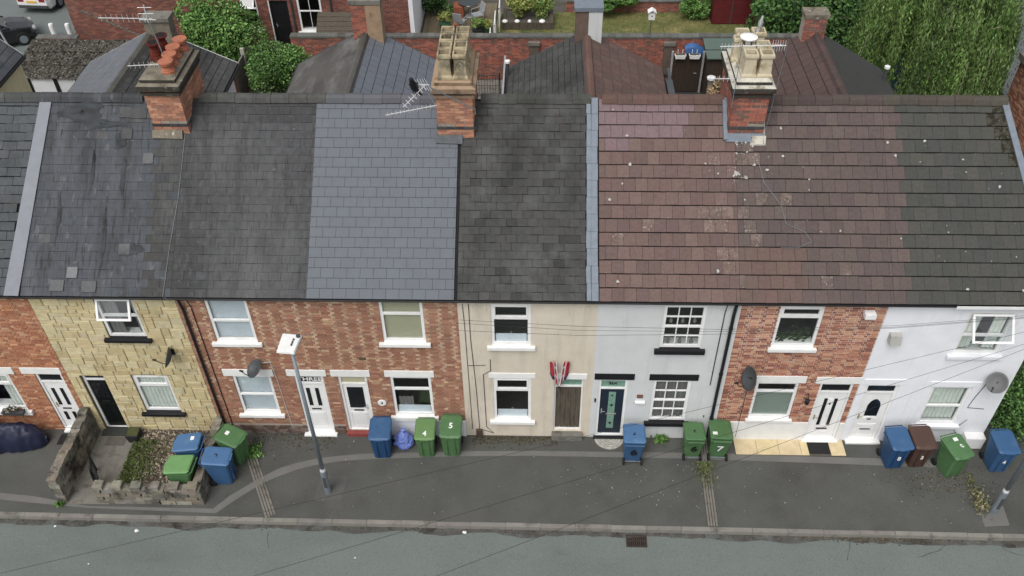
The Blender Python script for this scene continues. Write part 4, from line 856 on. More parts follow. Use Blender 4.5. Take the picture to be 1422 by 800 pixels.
# trees at the right
def tree_limbs(s, base, h, spread, n=9, r=.16):
    x, y, z = base; s.tube([(x, y, z), (x+.1, y, z+h*.35), (x, y+.1, z+h*.7)], [r, r*.8, r*.5], 8)
    for k in range(n):
        a = 6.28*k/n+random.uniform(-.3, .3); z0 = z+h*random.uniform(.3, .65)
        s.tube([(x, y, z0), (x+spread*.4*math.cos(a), y+spread*.4*math.sin(a), z0+h*.2), (x+spread*.85*math.cos(a), y+spread*.85*math.sin(a), z0+h*.32)], [r*.4, r*.25, r*.08], 5)
t = thing('broadleaf_tree', 'dense dark green tree behind the rightmost wing', 'tree', (11.4, 22.6, 0), world=True)
b = MB(); leaves(b, (11.4, 22.4, 2.4), (3.5, 2.2, 2.5), 26000, .095, DKG+MDG[:1], blobs=46); b.build('crown', LEAF, t); s = MB(); tree_limbs(s, (11.4, 22.6, 0), 4.4, 3); s.build('trunk', BARK, t)
t = thing('broadleaf_tree', 'dark green tree beside the red shed', 'tree', (9.3, 24.4, 0), world=True)
b = MB(); leaves(b, (9.6, 24.2, 1.9), (1.6, 1.3, 1.9), 8000, .09, DKG, blobs=24); b.build('crown', LEAF, t); s = MB(); tree_limbs(s, (9.3, 24.4, 0), 3.2, 1.5, 6, .1); s.build('trunk', BARK, t)
t = thing('willow_tree', 'weeping willow with long hanging strands at the upper right', 'tree', (14.0, 16.6, 0), world=True)
b = MB(); tw = MB()
for k in range(2600):
    if k % 20 == 0:
        a = random.uniform(0, 6.283); rr_ = math.sqrt(random.random()); ct = 7.5-2.9*rr_**2+random.uniform(-.7, .4); cx_, cy_ = 13.75+2.95*rr_*math.cos(a), 16.5+2.4*rr_*math.sin(a); cl = random.uniform(2.6, 5.8)*(1 if rr_ > .4 else .7); cbr = random.uniform(.5, 1.15)
    x, y, top, ln = cx_+random.gauss(0, .13), cy_+random.gauss(0, .13), ct+random.uniform(-.45, .1), cl*random.uniform(.6, 1.1)
    zb = max(.4, top-ln); col = jit(random.choice(WLG), .2, .06); br = cbr; dx, dy = .25*math.cos(a), .25*math.sin(a)
    m_ = int((top-zb)/.085)
    for i in range(m_):
        q = i/max(m_, 1); p = Vector((x+dx*q+random.gauss(0, .04), y+dy*q+random.gauss(0, .04), top-(top-zb)*q))
        s = random.uniform(.055, .10); d = Vector((random.gauss(0, .38), random.gauss(0, .38), -1)).normalized(); sd_ = d.cross(Vector((random.gauss(0, 1), random.gauss(0, 1), .2))).normalized()
        b.quad(p-d*s, p-sd_*s*.30, p+d*s, p+sd_*s*.30, col=tuple(c*br for c in jit(col, .15)))
    if k % 40 == 0: tw.tube([(x, y, top), (x+dx*.5, y+dy*.5, (top+zb)/2), (x+dx, y+dy, zb)], [.012, .008, .004], 4)
b.build('crown', LEAF, t); tree_limbs(tw, (14.0, 16.6, 0), 6.6, 2.6, 14, .2); tw.build('trunk', mat('willow_bark', lin(150, 138, 116), .95, .2, 8), t)
TARP = mat('blue_sheet', lin(52, 96, 150), .5, .15, 3, .3, 6)
b = MB()
for i in range(8):
    for k in range(6):
        f = lambda i, k: (13.6+i*.2, 18.2+k*.3, 1.0+.35*math.sin(i*.9)*math.cos(k*1.1)-(.9 if k == 0 or i in (0, 8) else 0))
        b.quad(f(i, k), f(i+1, k), f(i+1, k+1), f(i, k+1))
tag(b.build('blue_tarpaulin', TARP, smooth=True), 'blue tarpaulin glimpsed through the willow strands', 'tarpaulin')

# ------------------------------------------------------------------ back gardens
def brick_wall(name, label, x0, x1, y, z1, thick=.23, cop=None, pal=CHIMR, coplen=.30, z0=0, group=None):
    t = thing(name, label, 'wall', ((x0+x1)/2, y, 0), group=group, world=True)
    w = MB().box(x0, x1, y+.012, y+thick, z0, z1).build('wall', MORTAR, t); brickset(w, x0, x1, z0, z1, y, [], pal, 0, flem=True)
    me = MB().hexa([(-.5, -.06, 0), (.5, -.06, 0), (.5, thick+.06, 0), (-.5, thick+.06, 0), (-.5, -.05, .07), (.5, -.05, .07), (.5, thick+.05, .07), (-.5, thick+.05, .07)]).mesh('coping_stone', KERBM)
    n = round((x1-x0)/coplen); d = (x1-x0)/n
    for k in range(n): piece('coping_stone', me, t, (x0+d*(k+.5), y+random.uniform(-.01, .01), z1+random.uniform(0, .012)), scale=(d-.008, 1, 1), color=jit((.62, .66, .68), .2, .04))
    return t, w
bw, bww = brick_wall('boundary_wall', 'long red brick boundary wall with grey coping behind the yards', -12.4, 10.5, 20.0, 2.02)
for x in (-1.95, 3.9): MB().box(x, x+.42, 19.86, 19.998, .3, 1.75).build('buttress', BRICKS if False else mat('buttress_brick', lin(96, 84, 74), .9, .2), bw); MB().box(x-.04, x+.46, 19.8, 19.996, 1.72, 1.86).build('buttress_cap', CONC, bw)
brick_wall('garden_back_wall', 'low brick wall at the back of the lawn', -.2, 6.6, 26.6, .55)
struct(MB().quad((-3.6, 20.25, .0), (12, 20.25, .0), (12, 26.6, .0), (-3.6, 26.6, .0)).build('lawn', GRASSG))
b = MB()
for _ in range(9000):
    x, y = random.uniform(-3.5, 8.8), random.uniform(20.4, 26.5); h_ = random.uniform(.03, .08); a = random.uniform(0, 3.14); c = jit(random.choice([lin(110, 118, 54), lin(140, 132, 78), lin(78, 104, 40), lin(120, 122, 62)]), .2)
    b.quad((x-.02*math.cos(a), y-.02*math.sin(a), 0), (x+.02*math.cos(a), y+.02*math.sin(a), 0), (x+random.gauss(0, .03), y+random.gauss(0, .03), h_), col=c)
g = stuff(b.build('grass', LEAF)); tag(g, 'patchy dry grass of the lawn behind the boundary wall', 'grass')
# timber deck
dk = thing('timber_deck', 'weathered timber deck behind the boundary wall', 'deck', (-5.4, 24, 0), world=True)
pm = MB().box(-.5, .5, 20.6, 27.4, .06, .1).mesh('plank', mat('deck_wood', lin(112, 100, 78), .9, .2, 5, .2, 20, stretch=(6, .5, 1), piece=True))
for k in range(25): piece('plank', pm, dk, (-7.1+k*.14, 0, 0), scale=(.132, 1, 1), color=jit((1, 1, 1), .18, .04))
def garden_chair(x, y, rz, label, m):
    t = thing('garden_chair', label, 'chair', (x, y, .1), rz, group='chairs on the deck')
    MB().box(-.24, .24, -.24, .24, .40, .44).build('seat', m, t, local=True, bevel=.01); b = MB(); b.hexa([(-.24, .22, .46), (.24, .22, .46), (.24, .26, .46), (-.24, .26, .46), (-.24, .34, .95), (.24, .34, .95), (.24, .38, .95), (-.24, .38, .95)]); b.build('backrest', m, t, local=True, bevel=.01)
    for (a, c) in ((-.2, -.2), (.2, -.2), (-.2, .2), (.2, .2)): MB().tube([(a, c, .4), (a*1.15, c*1.2, 0)], .018, 6).build('leg', m, t, local=True)
    for a in (-.25, .25): MB().tube([(a, -.22, .42), (a, -.22, .62), (a, .25, .66)], .018, 6).build('armrest', m, t, local=True)
PLG = mat('pale_grey_plastic', lin(150, 154, 156), .5, .05)
garden_chair(-5.35, 24.6, R(160), 'white framed garden chair on the deck in the middle', PLG); garden_chair(-4.55, 25.3, R(-60), 'grey garden chair at the right of the deck', PLG)
t = thing('garden_table', 'round glass garden table on the deck behind the chairs', 'table', (-5.0, 26.0, .1)); MB().lathe([(.5, .70), (.52, .72), (.5, .74)], n=24).build('table_top', CARGL, t, local=True); MB().tube([(0, 0, 0), (0, 0, .7)], .03, 8).build('leg', PLG, t, local=True); MB().lathe([(.25, 0), (.2, .04), (.03, .05)], n=16).build('foot', PLG, t, local=True)
def potted(x, y, r, hgt, cols, label, potm, z=0.1, n=700, ls=.06, group='potted plants in the back gardens'):
    t = thing('potted_plant', label, 'plant pot', (x, y, z), group=group)
    MB().lathe([(r*.7, 0), (r, hgt*.42), (r*1.08, hgt*.43), (r*1.08, hgt*.48), (r*.9, hgt*.48)], n=16).build('pot', potm, t, local=True)
    b = MB(); leaves(b, (0, 0, hgt*.78), (r*1.5, r*1.5, hgt*.34), n, ls, cols, blobs=9); b.build('foliage', LEAF, t, local=True)
GPOT = mat('green_pot', lin(52, 92, 66), .4, .1); KPOT = mat('black_pot', lin(40, 42, 44), .6, .1)
potted(-6.05, 24.3, .26, 1.0, YLG, 'yellow leaved plant in a green pot on the left of the deck', GPOT); potted(-4.5, 23.9, .24, .8, YLG+MDG, 'leafy plant in a black pot near the trellis on the deck', KPOT); potted(-4.1, 24.3, .24, .65, YLG, 'plant in a green glazed pot next to the trellis', GPOT); potted(-5.55, 24.1, .14, .5, [lin(150, 100, 70)], 'small pot of reddish leaves on the deck', KPOT, n=200)
tag(MB().box(-5.75, -5.25, 25.6, 26.2, .1, .75).build('terracotta_planter', mat('terracotta_box', lin(150, 84, 56), .85, .15), bevel=.03), 'terracotta box planter standing on the deck', 'planter')
tag(MB().box(-6.95, -6.4, 20.75, 21.3, .1, 1.45).build('storage_box', UPVC, bevel=.02), 'white plastic storage box just behind the boundary wall', 'box')
tr = thing('trellis', 'white lattice trellis between deck and lawn', 'trellis', (-3.75, 23, 0), world=True)
for k in range(3):
    y0 = 21.0+k*1.75; b = MB(); x = -3.78+.16*k
    for z in (.12, 1.15): b.box(x-.02, x+.02, y0, y0+1.6, z, z+.05)
    for yy in (y0, y0+1.55): b.box(x-.022, x+.022, yy, yy+.05, 0, 1.2)
    for i in range(16): b.hexa([(x-.008, y0+.1*i, .17), (x+.008, y0+.1*i, .17), (x+.008, y0+.1*i+.03, .17), (x-.008, y0+.1*i+.03, .17)]+[(x-.008, y0+.1*i+.05, 1.15), (x+.008, y0+.1*i+.05, 1.15), (x+.008, y0+.1*i+.08, 1.15), (x-.008, y0+.1*i+.08, 1.15)])
    for i in range(8): b.box(x-.006, x+.006, y0+.05, y0+1.55, .2+.12*i, .225+.12*i)
    b.build('lattice_panel', UPVC, tr)
rb = thing('raised_bed', 'raised bed of weathered sleepers with white stones on the lawn', 'raised bed', (-2.1, 25.4, 0), world=True)
for k in range(2):
    for (a, c, d, e) in ((-3.3, -.85, 24.7, 24.85), (-3.3, -.85, 26.1, 26.25), (-3.3, -3.15, 24.86, 26.09), (-1.0, -.85, 24.86, 26.09)): MB().box(a, c, d, e, .01+k*.19, .19+k*.19).build('sleeper', WOODG, rb)
MB().box(-3.15, -1.0, 24.85, 26.1, .0, .32).build('soil', SOIL, rb)
for (x, s) in ((-3.2, .13), (-2.6, .12), (-2.0, .09), (-1.4, .14)): MB().lathe([(s, 0), (s*1.1, .05), (s*.7, .1), (.01, .12)], (x, 24.77, .385), 9).build('white_stone', WPAINT, rb)
sh = thing('garden_shed', 'dark red timber shed at the right of the lawn', 'shed', (7.9, 26.3, 0), world=True)
rm = mat('red_shed_paint', lin(96, 26, 28), .8, .2, 4, layers=((lin(130, 110, 96), 1.2, .66, .85, (1, 1, .5), .6),))
for k in range(14): MB().hexa([(6.9, 25.3-.012, .05+k*.15), (8.95, 25.3-.012, .05+k*.15), (8.95, 25.33, .05+k*.15), (6.9, 25.33, .05+k*.15), (6.9, 25.3, .2+k*.15), (8.95, 25.3, .2+k*.15), (8.95, 25.33, .2+k*.15), (6.9, 25.33, .2+k*.15)]).build('board', rm, sh)
MB().box(6.88, 8.97, 25.335, 27.4, 0, 2.15).build('shed_body', rm, sh); MB().hexa([(6.75, 25.1, 2.16), (9.1, 25.1, 2.16), (9.1, 27.5, 2.4), (6.75, 27.5, 2.4), (6.75, 25.1, 2.2), (9.1, 25.1, 2.2), (9.1, 27.5, 2.44), (6.75, 27.5, 2.44)]).build('shed_roof', FELTG, sh)
MB().box(7.75, 7.8, 25.27, 25.286, .05, 2.1).build('door_edge', DGREY, sh)
bh = thing('bird_house', 'white bird house on a thin pole above the boundary wall', 'bird house', (3.25, 20.1, 2.09), group=None)
MB().tube([(0, 0, -.0), (0, 0, .75)], .018, 6).build('pole', WOODG, bh, local=True); MB().box(-.13, .13, -.12, .12, .75, 1.05).build('box', WPAINT, bh, local=True); b = MB(); b.hexa([(-.18, -.17, 1.06), (0, -.17, 1.18), (0, .17, 1.18), (-.18, .17, 1.06), (-.18, -.17, 1.09), (0, -.17, 1.21), (0, .17, 1.21), (-.18, .17, 1.09)]); b.hexa([(0, -.17, 1.18), (.18, -.17, 1.06), (.18, .17, 1.06), (0, .17, 1.18), (0, -.17, 1.21), (.18, -.17, 1.09), (.18, .17, 1.09), (0, .17, 1.21)]); b.build('bird_house_roof', WPAINT, bh, local=True)
MB().lathe([(.03, -.122), (.03, -.125)], (0, 0, .92), 10, axis='y').build('entrance_hole', SOOTHOLE, bh, local=True)
# yard with the timber gate
gt = thing('yard_gate', 'dark stained timber gate between pale posts in the small yard', 'gate', (4.75, 18.9, 0), world=True)
gm = mat('dark_gate_wood', lin(58, 46, 36), .85, .2, 5, stretch=(6, 1, .5))
for k in range(8): MB().box(4.2+k*.15, 4.343+k*.15, 18.9, 18.93, .05, 1.85).build('board', gm, gt)
for x in (4.10, 5.42): MB().box(x, x+.08, 18.88, 18.97, 0, 1.95).build('post', mat('pale_post', lin(150, 150, 148), .7), gt)
MB().tube([(5.25, 18.88, .95), (5.1, 18.88, .95)], .012, 6).build('handle', CHROME, gt)
for x in (4.45, 5.05):
    t = thing('window_box', ('left' if x < 4.7 else 'right')+' white planter trough hung on top of the dark gate', 'planter', (x, 18.8, 1.7), group='troughs hung on the yard gate')
    MB().hexa([(-.2, -.1, 0), (.2, -.1, 0), (.2, .08, 0), (-.2, .08, 0), (-.24, -.12, .18), (.24, -.12, .18), (.24, .08, .18), (-.24, .08, .18)]).build('trough', WPAINT, t, local=True, bevel=.01); MB().box(-.21, .21, -.1, .06, .182, .19).build('soil', SOIL, t, local=True)
    for a in (-.1, .1): MB().tube([(a, .085, .0), (a, .085, .32), (a, .14, .32)], .012, 5).build('hook', UPVC, t, local=True)
t = thing('lean_to_shed', 'small shed with flat green felt roof by the boundary wall', 'shed', (5.75, 19.1, 0), world=True)
MB().box(5.58, 6.8, 18.45, 19.7, 0, 1.9).build('shed_body', gm, t); MB().hexa([(5.5, 18.3, 1.91), (6.95, 18.3, 1.91), (6.95, 19.8, 2.05), (5.5, 19.8, 2.05), (5.5, 18.3, 1.96), (6.95, 18.3, 1.96), (6.95, 19.8, 2.1), (5.5, 19.8, 2.1)]).build('shed_roof', mat('green_felt', rc(102, 122, 112), .9, .06, 3, fine=.08), t)
MB().box(5.5, 6.95, 18.9, 18.93, 2.02, 2.04).build('felt_seam', FELTG, t)
b = MB()
for i in range(6):
    for k in range(5):
        f = lambda i, k: (4.75+i*.16, 19.25+k*.1, 1.75+.12*math.sin(i*.8)+.05*math.cos(k*1.3)-(.5 if k == 0 else 0))
        b.quad(f(i, k), f(i+1, k), f(i+1, k+1), f(i, k+1))
tag(b.build('blue_cover', TARP, smooth=True), 'blue cover heaped behind the dark yard gate', 'cover')
potted(5.75, 17.0, .26, 1.5, [lin(176, 150, 110), lin(196, 172, 130), lin(150, 120, 84)], 'dry straw coloured plant in a pot in the small yard', KPOT, z=0, n=600, ls=.07)
t = thing('chimney_pot_planter', 'white capped flue standing in the small yard', 'flue', (5.75, 18.1, 0)); MB().lathe([(.14, 0), (.12, 1.0), (.13, 1.1)], n=14).build('flue', CONC, t, local=True); MB().lathe([(.18, 1.12), (.18, 1.2), (.02, 1.26)], n=14).build('cap', WPAINT, t, local=True)
struct(MB().quad((4.1, 10.5, .004), (7.0, 10.5, .004), (7.0, 19.8, .004), (4.1, 19.8, .004)).build('yard_paving', mat('dark_yard', lin(48, 50, 52), .9, .15, 2)))
struct(MB().quad((-5.0, 10.5, .004), (-2.6, 10.5, .004), (-2.6, 19.9, .004), (-5.0, 19.9, .004)).build('back_path', CONC))
t = thing('iron_gate', 'small black wrought iron gate in the path between the wings', 'gate', (-3.6, 18.6, 0), world=True)
b = MB(); b.tube([(-4.3, 18.4, 0), (-4.3, 18.4, 1.5)], .03, 6); b.tube([(-3.2, 18.4, 0), (-3.2, 18.4, 1.2)], .03, 6); b.build('post', BPAINT, t)
b = MB()
for k in range(9): b.tube([(-4.22+k*.12, 18.4, .1), (-4.22+k*.12, 18.4, 1.1)], .009, 5)
for z in (.12, .6, 1.08): b.tube([(-4.27, 18.4, z), (-3.2, 18.4, z)], .012, 5)
b.build('bars', BPAINT, t)
t = thing('yard_fence', 'weathered panel fence with pale rail dividing the back yards', 'fence', (-2.95, 15.5, 0), world=True)
for k in range(5): MB().box(-2.98, -2.93, 11.2+k*1.55, 12.7+k*1.55, 0, 1.7).build('panel', WOODG, t)
MB().box(-3.0, -2.93, 11.2, 18.9, 1.71, 1.76).build('top_rail', MATS['pale_concrete'] if 'pale_concrete' in MATS else PLG, t)
t = thing('concrete_fence', 'concrete post and panel fence beside the green hedge', 'fence', (-14.4, 15.5, 0), world=True)
for k in range(5): MB().box(-14.43, -14.37, 10.6+k*1.75, 12.25+k*1.75, 0, 1.6).build('panel', CONC, t); MB().box(-14.48, -14.32, 12.27+k*1.75, 12.38+k*1.75, 0, 1.85).build('post', mat('pale_concrete', lin(170, 168, 158), .9, .1) if k == 0 else MATS['pale_concrete'], t)
# brick house behind the boundary wall (built at its own front plane, then set back)
h = thing('rear_brick_house', 'red brick house behind the boundary wall with black door', 'house', (-15.5, 0, 0), world=True)
holes = [(-13.97, -13.13, .05, 2.3), (-12.7, -11.58, .8, 2.75), (-15.3, -14.55, .9, 2.6)]
w = wall(h, -23.5, -7.5, holes, MORTAR, .012, z1=5.0); DRED = [lin(132, 80, 66), lin(120, 74, 62), lin(144, 90, 74), lin(110, 72, 64)]
brickset(w, -23.5, -7.5, 0, 5.0, 0, holes, DRED, 300, flem=False, from_top=False)
door(h, *holes[0], 2.27, BPAINT, frame=BPAINT, handle=(.12, .45), panels=((.15, .85, .1, .45), (.15, .85, .55, .9)))
MB().box(-14.03, -13.98, -.01, .05, .05, 2.3).build('white_jamb', UPVC, h)
window(h, *holes[1], grid=(2, 2), fw=.09); window(h, *holes[2], rail=1.9, open_top=35, sash=False)
pipe(h, -12.95, -.05, .05, 4.8, .04, DGREY); pipe(h, -11.13, -.05, .05, 4.8, .05, DGREY)
MB().box(-7.498, -7.3, -.3, 6, 0, 5).build('white_end_wall', WHITER, h)
MB().hexa([(-23.8, -.3, 4.95), (-7.2, -.3, 4.95), (-7.2, 3.5, 7.2), (-23.8, 3.5, 7.2), (-23.8, -.3, 5.05), (-7.2, -.3, 5.05), (-7.2, 3.5, 7.3), (-23.8, 3.5, 7.3)]).build('roof', MATS['old_felt'], h)
b = MB()
for k in range(16): b.box(-22.9+k*.16, -22.7+k*.16, -.012, .02, 1.75-.085*k, 1.83-.085*k)
b.build('mortar_scar', CONC, h)
h.location.y += 23
t = thing('garden_store', 'low weathered timber store against the rear brick house', 'shed', (-10.6, 21.6, 0), world=True)
for k in range(7): MB().hexa([(-11.6, 20.9+k*.2, 1.15+k*.13), (-9.0, 20.9+k*.2, 1.15+k*.13), (-9.0, 21.12+k*.2, 1.27+k*.13), (-11.6, 21.12+k*.2, 1.27+k*.13), (-11.6, 20.9+k*.2, 1.18+k*.13), (-9.0, 20.9+k*.2, 1.18+k*.13), (-9.0, 21.12+k*.2, 1.29+k*.13), (-11.6, 21.12+k*.2, 1.29+k*.13)]).build('roof_board', WOODG, t)
MB().box(-11.5, -9.1, 20.95, 22.3, 0, 1.1).build('store_body', WOODG, t)
# lichened outbuilding and car park at the upper left
t = thing('outbuilding', 'low outbuilding with lichen covered sheet roof and black and white wall', 'outbuilding', (-20.7, 17, 0), world=True)
LS = mat('lichened_sheet', rc(96, 90, 80), .95, .25, 5, .6, 20, layers=((rc(46, 44, 40), 7, .48, .56), (rc(176, 172, 160), 11, .58, .66)))
b = MB(); n = 64
for i in range(n):
    f = lambda i, q: (-22.9+4.3*i/n, 15.9+2.5*q, 2.28+.42*q+(.03 if i % 2 else 0))
    b.quad(f(i, 0), f(i+1, 0), f(i+1, 1), f(i, 1))
for q in (.33, .66): b.box(-22.9, -18.6, 15.9+2.5*q, 15.96+2.5*q, 2.3+.42*q, 2.345+.42*q)
b.build('roof', LS, t); MB().box(-22.98, -22.9, 15.9, 18.4, 2.3, 2.45).build('bargeboard', UPVC, t)
MB().box(-22.8, -18.7, 16.0, 18.3, 0, 2.25).build('wall', WHITER, t)
for x in (-22.3, -21.2, -20.3, -19.4): MB().box(x, x+.16, 15.97, 16.0, 0, 2.25).build('black_beam', BPAINT, t)
struct(MB().quad((-45, 19.5, .003), (-23.6, 19.5, .003), (-23.6, 60, .003), (-45, 60, .003)).build('car_park', mat('car_park_asphalt', lin(104, 112, 110), .9, .08, 1, .2, 90, fine=.12)))
b = MB()
for k in range(3): b.quad((-26.6-k*2.6, 24.2, .008), (-26.5-k*2.6, 24.2, .008), (-26.5-k*2.6, 29, .008), (-26.6-k*2.6, 29, .008))
brick_wall('parking_wall', 'low coped wall between the car park and the outbuilding', -24.9, -22.95, 22.0, .9)
for (x, l) in ((-25.1, 'short white bollard in the car park, left of the other'), (-24.3, 'leaning white bollard against the brick gable in the car park')):
    t = thing('bollard', l, 'bollard', (x, 23.9, 0), group='white bollards in the car park'); MB().lathe([(.12, 0), (.12, .62), (.10, .7), (.02, .73)], n=16).build('post', UPVC, t, local=True); MB().lathe([(.16, .001), (.16, .03)], n=16).build('base', DGREY, t, local=True)
def car(label, x, y, rz, paint, roofm, L=4.1, Wd=1.74):
    t = thing('parked_car', label, 'car', (x, y, 0), rz, group='cars in the rear car park'); hw = Wd/2
    # front at -Y; stations: y, half width, sill z, waist z
    st = [(-L/2, .72*hw, .38, .62), (-L/2+.25, .92*hw, .22, .74), (-L*.28, hw, .2, .88), (0, hw, .2, .93), (L*.28, hw, .2, .97), (L/2-.22, .95*hw, .24, .98), (L/2, .84*hw, .40, .86)]
    b = MB(); prof = []
    for (yy, w, a, c) in st: prof.append([(-w*.9, yy, a), (-w, yy, a+.12), (-w, yy, (a+c)/2), (-w*.96, yy, c-.05), (-w*.86, yy, c), (0, yy, c+.03), (w*.86, yy, c), (w*.96, yy, c-.05), (w, yy, (a+c)/2), (w, yy, a+.12), (w*.9, yy, a)])
    for i in range(len(prof)-1):
        for k in range(10): b.quad(prof[i][k], prof[i][k+1], prof[i+1][k+1], prof[i+1][k])
        b.quad(prof[i][0], prof[i+1][0], prof[i+1][10], prof[i][10])
    b.quad(*prof[0]); b.quad(*prof[-1][::-1]); b.build('body', paint, t, local=True, smooth=True)
    gh = [(-L*.20, .88*hw, .92, .94), (-L*.02, .80*hw, .93, 1.42), (L*.22, .80*hw, .95, 1.46), (L*.40, .78*hw, .96, 1.34), (L*.46, .84*hw, .97, 1.0)]
    b = MB(); r_ = MB()
    for i in range(len(gh)-1):
        (ya, wa, a0, a1), (yb, wb, b0, b1) = gh[i], gh[i+1]
        for sx in (-1, 1): b.quad((sx*wa*1.12 if i else sx*wa, ya, a0), (sx*wb*1.12, yb, b0), (sx*wb, yb, b1), (sx*wa, ya, a1))
        (b if i in (0, 3) else r_).quad((-wa, ya, a1), (wa, ya, a1), (wb, yb, b1), (-wb, yb, b1))
    b.build('windows', CARGL, t, local=True); r_.build('roof', roofm, t, local=True)
    fr = MB()
    for (ya, yb) in ((1, 2),):
        for sx in (-1, 1):
            for g in gh[1:4]: fr.tube([(sx*g[1]*1.13, g[0], g[2]), (sx*g[1]*1.01, g[0], g[3])], .028, 6)
            fr.tube([(sx*gh[0][1], gh[0][0], gh[0][3]), (sx*gh[1][1], gh[1][0], gh[1][3]), (sx*gh[2][1], gh[2][0], gh[2][3]), (sx*gh[3][1], gh[3][0], gh[3][3]), (sx*gh[4][1], gh[4][0], gh[4][3])], .03, 6)
    fr.build('window_pillars', paint, t, local=True)
    for sx in (-1, 1):
        for yy in (-L*.31, L*.30):
            w = MB().lathe([(.2, -.1), (.30, -.1), (.32, -.06), (.32, .06), (.30, .1), (.2, .1)], (sx*(hw-.06), yy, .32), 20, axis='x').build('wheel', TYRE, t, local=True)
            MB().lathe([(.19, 0), (.19, .02)], (sx*(hw-.06)+(.1 if sx > 0 else -.12), yy, .32), 14, axis='x').build('rim', STEEL, w, local=True)
        MB().box(sx*.60*hw-.16, sx*.60*hw+.16, L/2-.16, L/2+.01, .66, .86).build('tail_light', RED, t, local=True, bevel=.02); MB().box(sx*.6*hw-.17, sx*.6*hw+.17, -L/2-.005, -L/2+.18, .56, .68).build('headlight', CHROME, t, local=True, bevel=.02)
        MB().box(sx*(hw+.09)-.07, sx*(hw+.09)+.07, -L*.15, -L*.11, .95, 1.08).build('wing_mirror', paint, t, local=True, bevel=.02)
    MB().box(-.26, .26, L/2+.005, L/2+.018, .62, .73).build('number_plate', YELP, t, local=True); MB().box(-.82*hw, .82*hw, L/2-.08, L/2+.03, .34, .50).build('bumper', DGREY, t, local=True, bevel=.02); MB().box(-.8*hw, .8*hw, -L/2-.03, -L/2+.1, .32, .46).build('bumper', DGREY, t, local=True, bevel=.02)
car('white car at the top left, cut off by the picture edge', -26.9, 28.5, R(180-4), GLOSSW, GLOSSW, 4.4, 1.85)
car('small black hatchback with pale roof in the rear car park', -27.6, 23.1, R(125), GLOSSK, GLOSSS, 3.7, 1.65)
t = thing('flag_pole', 'thin pale leaning pole in front of the black hatchback', 'pole', (-25.2, 20.5, 0)); MB().tube([(0, 0, 0), (-1.1, .6, 4.5)], [.05, .03], 8).build('pole', PLG, t, local=True); MB().lathe([(.09, 0), (.09, .2), (.05, .25)], n=10).build('base', DGREY, t, local=True)
# building and drive at the far right
struct(MB().quad((16.4, 10, .004), (30, 10, .004), (30, 40, .004), (16.4, 40, .004)).build('side_drive', mat('drive_asphalt', lin(92, 95, 98), .9, .1, 1, fine=.1)))
t = thing('side_building', 'brick building with stone parapet at the far right edge', 'building', (19.5, 15, 0), world=True)
w = MB().box(17.45, 22, 12.1, 16.6, 0, 2.9).build('wall', MORTAR, t); brickset(w, 17.4, 22, 0, 2.9, 12.08, [], REDB, 60, flem=False); brickset(w, 12.1, 16.6, 0, 2.9, 17.43, [], REDB, 240, flem=False, plane='x', sign=-1)
for k in range(9): MB().box(17.3, 17.75, 12.0+k*.52, 12.5+k*.52, 2.9, 3.15).build('parapet_stone', CONC, t)
MB().box(17.75, 22, 12.3, 16.4, 2.9, 2.95).build('flat_roof', FELTG, t)
# ------------------------------------------------------------------ street: front garden, bins, lamps
def block_wall(t, p0, p1, thick, z1, ch=.155, bl=.42, caps=True, name='stone'):
    p0, p1 = Vector((*p0, 0)), Vector((*p1, 0)); d = p1-p0; L = d.length; an = math.atan2(d.y, d.x); n = int(round(z1/ch))
    cols = [lin(126, 121, 110), lin(112, 108, 98), lin(138, 132, 120), lin(102, 98, 90), lin(120, 112, 98)]; cache = {}
    def put(s, ln, z, hh, th):
        key = (round(ln, 2), round(hh, 2), round(th, 2), random.randint(0, 2))
        if key not in cache:
            e = lambda: random.uniform(-.012, .012); a, b_, c = key[0]/2, key[2]/2, key[1]
            cache[key] = MB().hexa([(-a+e(), -b_+e(), 0), (a+e(), -b_+e(), 0), (a+e(), b_+e(), 0), (-a+e(), b_+e(), 0), (-a+e(), -b_+e(), c), (a+e(), -b_+e(), c), (a+e(), b_+e(), c), (-a+e(), b_+e(), c)]).mesh(name, GWALL)
        q = p0+d.normalized()*s
        piece(name, cache[key], t, (q.x, q.y, z), (0, 0, an+random.uniform(-.015, .015)), color=jit(random.choice(cols), .15, .04))
    for r in range(n):
        s = 0 if r % 2 == 0 else -bl*.5
        while s < L-.02:
            a, b_ = max(s, 0), min(s+bl*random.uniform(.9, 1.1), L)
            if b_-a > .07: put((a+b_)/2, b_-a-.008, r*ch+.002, ch-.008, thick)
            s += bl
    if caps:
        s = .14
        while s < L-.06: put(s, .26, n*ch, .11, thick*1.02); s += .5
    else:
        s = .12
        while s < L: put(s, .24, n*ch+.0, random.uniform(.05, .12), thick*.95); s += .245
MORTD = mat('wall_core', lin(84, 80, 72), .95, .2, 6)
t = thing('garden_wall', 'tall weathered stone garden wall left of the black door path', 'wall', (-14.2, -1.2, 0), world=True)
MB().box(-14.29, -14.11, -2.4, -.05, 0, .9).build('wall_core', MORTD, t); block_wall(t, (-14.2, -2.46), (-14.2, -.03), .26, .95, caps=False)
t = thing('garden_wall', 'low notched stone garden wall around the gravel bed', 'wall', (-11.8, -2.3, 0), world=True)
b = MB(); b.box(-13.1, -10.5, -2.43, -2.27, 0, .58); b.box(-10.56, -10.44, -2.26, -.1, 0, .58); b.build('wall_core', MORTD, t); block_wall(t, (-13.2, -2.35), (-10.36, -2.35), .24, .62); block_wall(t, (-10.48, -2.2), (-10.46, -.06), .22, .62, caps=False)
struct(MB().quad((-14.07, -2.5, .006), (-12.95, -2.5, .006), (-12.95, -.002, .006), (-14.07, -.002, .006)).build('garden_path', CONC))
